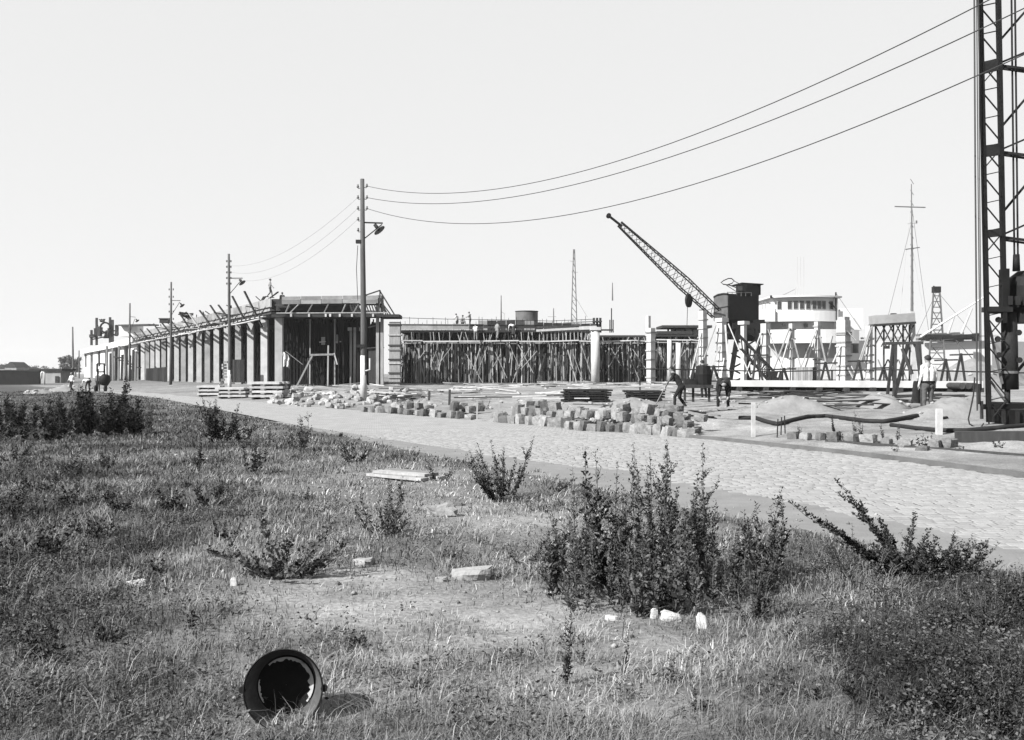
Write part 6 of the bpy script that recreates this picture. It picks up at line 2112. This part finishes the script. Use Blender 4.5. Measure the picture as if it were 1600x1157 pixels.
# ================================================================== PEOPLE
def joints(pose):
    J = dict(pel=(0, 0, .93), che=(0, .0, 1.27), nek=(0, -.01, 1.46), hed=(0, .02, 1.60),
             shL=(-.18, -.01, 1.40), elL=(-.24, -.03, 1.12), wrL=(-.26, .05, .88), shR=(.18, -.01, 1.40), elR=(.24, -.03, 1.12), wrR=(.26, .05, .88),
             hiL=(-.10, 0, .90), knL=(-.11, .02, .49), anL=(-.12, -.02, .08), hiR=(.10, 0, .90), knR=(.11, .03, .49), anR=(.12, -.02, .08), tw=0)
    if pose == 'walk':
        J.update(knL=(-.10, .16, .50), anL=(-.10, .20, .09), knR=(.10, .0, .48), anR=(.10, -.28, .13), elL=(-.23, -.12, 1.13), wrL=(-.24, .0, .92), elR=(.23, .08, 1.12), wrR=(.23, .22, .96))
    if pose == 'dig':
        J.update(pel=(0, -.05, .86), che=(0, .13, 1.18), nek=(0, .23, 1.34), hed=(0, .31, 1.46), shL=(-.18, .19, 1.29), shR=(.18, .19, 1.29), elL=(-.27, .28, 1.08), wrL=(-.06, .34, 1.07), elR=(.20, .42, 1.03), wrR=(.03, .52, .80),
                 hiL=(-.10, -.05, .84), hiR=(.10, -.05, .84), knL=(-.14, .16, .48), anL=(-.15, .16, .08), knR=(.14, .02, .45), anR=(.16, -.24, .09))
    if pose == 'bend':
        J.update(pel=(0, -.18, .88), che=(0, .18, .98), nek=(0, .36, .96), hed=(0, .47, .90), shL=(-.18, .28, .96), shR=(.18, .28, .96), elL=(-.22, .34, .68), wrL=(-.14, .42, .44), elR=(.22, .34, .68), wrR=(.14, .42, .44),
                 hiL=(-.11, -.18, .85), hiR=(.11, -.18, .85), knL=(-.16, -.06, .47), anL=(-.17, -.10, .08), knR=(.16, -.04, .47), anR=(.17, -.10, .08))
    if pose == 'reach':
        J.update(elL=(-.26, .16, 1.20), wrL=(-.14, .36, 1.15), elR=(.26, .14, 1.18), wrR=(.12, .36, 1.12), che=(0, .05, 1.26), nek=(0, .06, 1.45), hed=(0, .12, 1.58))
    return {k: (Vector(v) if not isinstance(v, (int, float)) else v) for k, v in J.items()}


def person(pos, face, hgt, pose, label, top=SHIRT, legs=TROUS, hat=None, sleeves=True, group=None, fine=.022, hair=True):
    """one continuous body, coloured by garment; face is the direction looked at, in radians from +Y towards -X"""
    J = joints(pose)
    s = hgt / 1.72
    parts = []       # (a, b, ra, rb, garment)
    def c(a, b, ra, rb, g): parts.append((J[a] if isinstance(a, str) else Vector(a), J[b] if isinstance(b, str) else Vector(b), ra, rb, g))
    up = (J['che'] - J['pel']).normalized()
    for sx in (-1, 1):
        o = Vector((.075 * sx, 0, 0))
        c(J['pel'] + o + up * .02, J['che'] + o * 1.15, .105, .118, 1)
        c(J['che'] + o * 1.1, J['nek'] + Vector((.09 * sx, 0, -.06)), .115, .07, 1)
        c(J['pel'] + o * 1.0 - up * .05, J['pel'] + o + up * .02, .118, .112, 2)
        S = 'L' if sx < 0 else 'R'
        c('hi' + S, 'kn' + S, .092, .064, 2)
        c('kn' + S, 'an' + S, .064, .048, 2)
        an = J['an' + S]
        c(an + Vector((0, -.03, -.03)), an + Vector((0.015 * sx, .16, -.045)), .043, .036, 3)
        c('sh' + S, 'el' + S, .058, .045, 1)
        c('el' + S, 'wr' + S, .042, .030, 1 if sleeves else 0)
    c(J['nek'] - up * .05, J['hed'] - Vector((0, .01, .06)), .058, .055, 0)
    hd = (J['hed'] - J['nek']).normalized()
    c(J['hed'] - hd * .02, J['hed'] + hd * .05, .080, .088, 0)
    fw = Vector((0, 1, 0)) if abs(hd.z) > .6 else Vector((0, .35, -.93))
    c(J['hed'] - hd * .055 + fw * .03, J['hed'] - hd * .07 + fw * .055, .05, .04, 0)
    c(J['hed'] + fw * .085, J['hed'] - hd * .02 + fw * .103, .013, .016, 0)       # nose
    for sx in (-1, 1):
        c(J['hed'] + Vector((.083 * sx, -.005, 0)), J['hed'] + Vector((.088 * sx, -.01, 0)) + hd * .03, .018, .02, 0)
    # volume union by voxel remesh
    bm = bmesh.new()
    for a, b, ra, rb, g in parts:
        mb = MB()
        d_ = (b - a)
        n = 10
        L_ = max(d_.length, 1e-4); dn = d_ / L_
        M = Matrix.Translation(a) @ dn.to_track_quat('Z', 'Y').to_matrix().to_4x4()
        prof = [(1e-4, -ra)] + [(ra * math.cos(t), ra * math.sin(t)) for t in (-1.0, -.5, 0)] + [(rb * math.cos(t), L_ + rb * math.sin(t)) for t in (0, .5, 1.0)] + [(1e-4, L_ + rb)]
        mb.lathe(prof, n, M)
        vv = [bm.verts.new(v) for v in mb.v]
        for f in mb.f:
            try: bm.faces.new([vv[i] for i in f])
            except ValueError: pass
    bmesh.ops.remove_doubles(bm, verts=bm.verts[:], dist=.0006)
    bmesh.ops.recalc_face_normals(bm, faces=bm.faces[:])
    me0 = bpy.data.meshes.new("tmp"); bm.to_mesh(me0); bm.free()
    o0 = bpy.data.objects.new("tmp", me0); COL.objects.link(o0)
    md = o0.modifiers.new("r", 'REMESH'); md.mode = 'VOXEL'; md.voxel_size = fine
    ms = o0.modifiers.new("s", 'SMOOTH'); ms.factor = .5; ms.iterations = 2
    dg = bpy.context.evaluated_depsgraph_get()
    me = bpy.data.meshes.new_from_object(o0.evaluated_get(dg))
    bpy.data.objects.remove(o0); bpy.data.meshes.remove(me0)
    co = np.zeros(len(me.vertices) * 3); me.vertices.foreach_get("co", co); co = co.reshape(-1, 3)
    # folds in the cloth
    best = np.full(len(co), 1e9); gar = np.zeros(len(co), int)
    for a, b, ra, rb, g in parts:
        a_, b_ = np.array(a), np.array(b); d_ = b_ - a_
        t = np.clip(((co - a_) @ d_) / max(d_ @ d_, 1e-9), 0, 1)
        dist = np.linalg.norm(co - (a_ + t[:, None] * d_), axis=1) - (ra + (rb - ra) * t)
        if g == 1: dist = dist - .004
        m_ = dist < best; best[m_] = dist[m_]; gar[m_] = g
    cloth = (gar == 1) | (gar == 2)
    fold = (fbm(co[:, 0] * 9 + co[:, 2] * 5, co[:, 1] * 9 + co[:, 2] * 11, 2) - .5) * .022
    nrm = np.zeros(len(co) * 3); me.vertices.foreach_get("normal", nrm); nrm = nrm.reshape(-1, 3)
    co = co + nrm * (fold * cloth)[:, None]
    me.vertices.foreach_set("co", co.ravel())
    me.materials.clear()
    for m_ in (SKIN, top, legs, BLACKP): me.materials.append(m_)
    fi = []
    for p in me.polygons:
        q = [gar[v] for v in p.vertices]
        fi.append(max(set(q), key=q.count))
    me.polygons.foreach_set("material_index", fi)
    me.name = "body"
    # hands: a palm, four unequal fingers bent towards the palm and a thumb from its side
    mb = MB()
    for sx in (-1, 1):
        S = 'L' if sx < 0 else 'R'
        w = J['wr' + S]; d_ = (w - J['el' + S]).normalized()
        sd = Vector((sx, 0, 0)); sd = (sd - d_ * sd.dot(d_)).normalized()
        acr = d_.cross(sd).normalized()
        mb.path([w - d_ * .01, w + d_ * .035, w + d_ * .085], [.026, .034, .03], 8)
        for q, (o, l_) in enumerate(((-.028, .07), (-.010, .08), (.010, .075), (.027, .06))):
            k0 = w + d_ * .08 + acr * o
            mb.path([k0, k0 + d_ * l_ * .5 - sd * .008, k0 + d_ * l_ * .85 - sd * .03], [.0095, .009, .0075], 6)
        k0 = w + d_ * .03 - acr * .03
        mb.path([k0, k0 + d_ * .03 - acr * .025 - sd * .01, k0 + d_ * .06 - acr * .028 - sd * .02], [.011, .0105, .008], 6)
    bm = bmesh.new(); bm.from_mesh(me)
    vv = [bm.verts.new(v) for v in mb.v]
    for f in mb.f:
        fc = bm.faces.new([vv[i] for i in f]); fc.material_index = 0
    for f in bm.faces: f.smooth = True
    bm.to_mesh(me); bm.free()
    t = thing("person", label, "person", pos, group, rotz=face)
    t.scale = (s, s, s)
    obj("body", me, None, parent=t)
    if hair:
        mb = MB()
        q = hd.to_track_quat('Z', 'Y').to_matrix().to_4x4() if abs(hd.z) < .99 else Matrix.Identity(4)
        cpos = J['hed'] + hd * .022 - fw * .012
        rows = []
        for th in np.linspace(.0, 1.62, 8):
            rows.append((.099 * math.sin(th) + 1e-4, .105 * math.cos(th)))
        Mx = Matrix.Translation(cpos) @ (hd * .8 - fw * .6).normalized().to_track_quat('Z', 'Y').to_matrix().to_4x4()
        mb.lathe(rows, 16, Mx)
        obj("hair", mb, hat or HAIRM, parent=t, local=True, smooth=True)
    # two dark eyes and a mouth, small
    mb = MB()
    for sx in (-1, 1):
        e = J['hed'] + Vector((.032 * sx, 0, 0)) + fw * .083 + hd * .012
        mb.box(e, (.022, .014, .010))
    obj("eyes", mb, BLACKP, parent=t, local=True)
    return t


def feet(px, py, Y=None):
    if Y is None: return G(px, py)
    p = P(px, py, Y)
    return p


# the man in the white shirt, seen from behind
p = G(1450, 652)
man = person(p, R(14), 97 / F * p.y, 'stand', "man in a white shirt standing with his back turned near the pile driver", SHIRT, mat("grey_trousers", 0.06, 0.25, 6, 0.95, 0.4, fine=14), fine=.016)
mb = MB()
mb.lathe([(.135, 0), (.14, .02), (.14, .045), (.135, .06)], 24, Matrix.Translation(V(0, 0, .945)) @ Matrix.Diagonal((1.5, .98, 1, 1)))
obj("belt", mb, BLACKP, parent=man, local=True)
# the dark coat over his left arm
ct = thing("coat", "dark coat hanging over the left arm of the man in the white shirt", "coat", p)
mb = MB(); g = []
for i in range(9):
    for j in range(7):
        u, v = i / 8, j / 6
        a = u * 2 * math.pi
        wdt = lerp(.10, .15, v) * (1 + .12 * math.sin(a * 3 + v * 4))
        g.append((p.x - .32 + math.cos(a) * wdt * .9 - .02 * v, p.y + .06 + math.sin(a) * wdt * .7, p.z + lerp(1.05, .42, v) + .02 * math.sin(a * 2)))
mb.add(g, [(i * 7 + j, i * 7 + j + 1, (i + 1) * 7 + j + 1, (i + 1) * 7 + j) for i in range(8) for j in range(6)])
obj("cloth", mb, DARKC, parent=ct, smooth=True)

p = G(1062, 641)
w1 = person(p, R(75), 1.74, 'dig', "worker in black clothes stooping over a shovel to the left of the work bench", DARKC, DARKC, fine=.02)
J = joints('dig')
sh = thing("shovel", "shovel held by the stooping worker in black clothes", "shovel", p, rotz=R(75))
obj("handle", MB().tube(V(-.06, .30, 1.24), V(.11, .90, .14), .018, .018, 8), WOOD, parent=sh, local=True)
obj("blade", MB().add([V(-.02, .80, .16), V(.22, .80, .14), V(.26, .98, .02), V(.10, 1.06, .0), V(.0, .96, .02), V(-.02, .81, .18), V(.22, .81, .16), V(.26, .99, .04), V(.10, 1.07, .02), V(.0, .97, .04)],
    [(0, 1, 2, 3, 4), (9, 8, 7, 6, 5), (0, 5, 6, 1), (1, 6, 7, 2), (2, 7, 8, 3), (3, 8, 9, 4), (4, 9, 5, 0)]), STEEL, parent=sh, local=True)
p = G(1130, 641)
person(p, R(170), 1.72, 'bend', "worker in dark clothes bending right down over the ground, right of the work bench", DARKC, DARKC, fine=.02)
p = G(1100, 624)
person(p, R(30), 1.75, 'reach', "worker in dark clothes standing behind the work bench", DARKC, DARKC, fine=.024)
# on the decks
person(P(422, 466, 86), R(-70), 1.74, 'walk', "man in grey walking on top of the deck corner against the sky", SHIRT_G, TROUS, fine=.026)
person(P(441, 486, 87.5), R(30), 1.70, 'stand', "man behind the edge boards at the deck corner with only his head showing", DARKC, DARKC, fine=.03)
person(P(714, 515, 99), R(60), 1.66, 'reach', "man in a white shirt, leftmost of three standing together on the centre deck", SHIRT, TROUS, fine=.03)
person(P(723, 518, 98.6), R(-30), 1.68, 'stand', "shorter middle one of the three men standing together on the centre deck", SHIRT_G, DARKC, fine=.03)
person(P(734.5, 513, 98.8), R(80), 1.72, 'reach', "tallest right one of the three men standing together on the centre deck", SHIRT_G, TROUS, fine=.03)
person(P(743, 532, 96.2), R(10), 1.66, 'reach', "man in pale clothes standing on the lower ledge of the wide shoring", SHIRT, SHIRT_G, fine=.03)
person(P(801, 523, 97.2), R(60), 1.70, 'bend', "man in a white shirt bending over the centre deck below the round tank", SHIRT, TROUS, fine=.03)
person(P(777, 530, 96.6), R(-40), 1.72, 'walk', "man in a grey shirt standing upright on the ledge left of the bending man", SHIRT_G, SHIRT_G, fine=.03)
# far end of the road
p = G(112, 613)
person(p, R(160), 1.62, 'walk', "man in a white shirt and dark trousers walking at the far end of the road", SHIRT, DARKC, fine=.028)
p = G(136, 612)
person(p, R(60), 1.68, 'bend', "man in a white shirt stooping by the white wall at the far end", SHIRT, DARKC, fine=.028)
p = G(153, 612)
person(p, R(20), 1.7, 'stand', "man in a grey shirt standing beside the tall dark mixer", SHIRT_G, DARKC, fine=.028)

# ================================================================== HAZE
def haze():
    m = bpy.data.materials.new("summer_haze")
    m.use_nodes = True
    N = m.node_tree.nodes; N.clear()
    o = N.new("ShaderNodeOutputMaterial")
    v = N.new("ShaderNodeVolumePrincipled")
    v.inputs["Color"].default_value = (.95, .95, .95, 1)
    v.inputs["Density"].default_value = 0.0002
    v.inputs["Anisotropy"].default_value = 0.3
    m.node_tree.links.new(v.outputs[0], o.inputs["Volume"])
    obj("haze", MB().box((0, 790, 18), (3300, 1720, 44)), m, kind="stuff")


haze()
SC.cycles.volume_bounces = 0
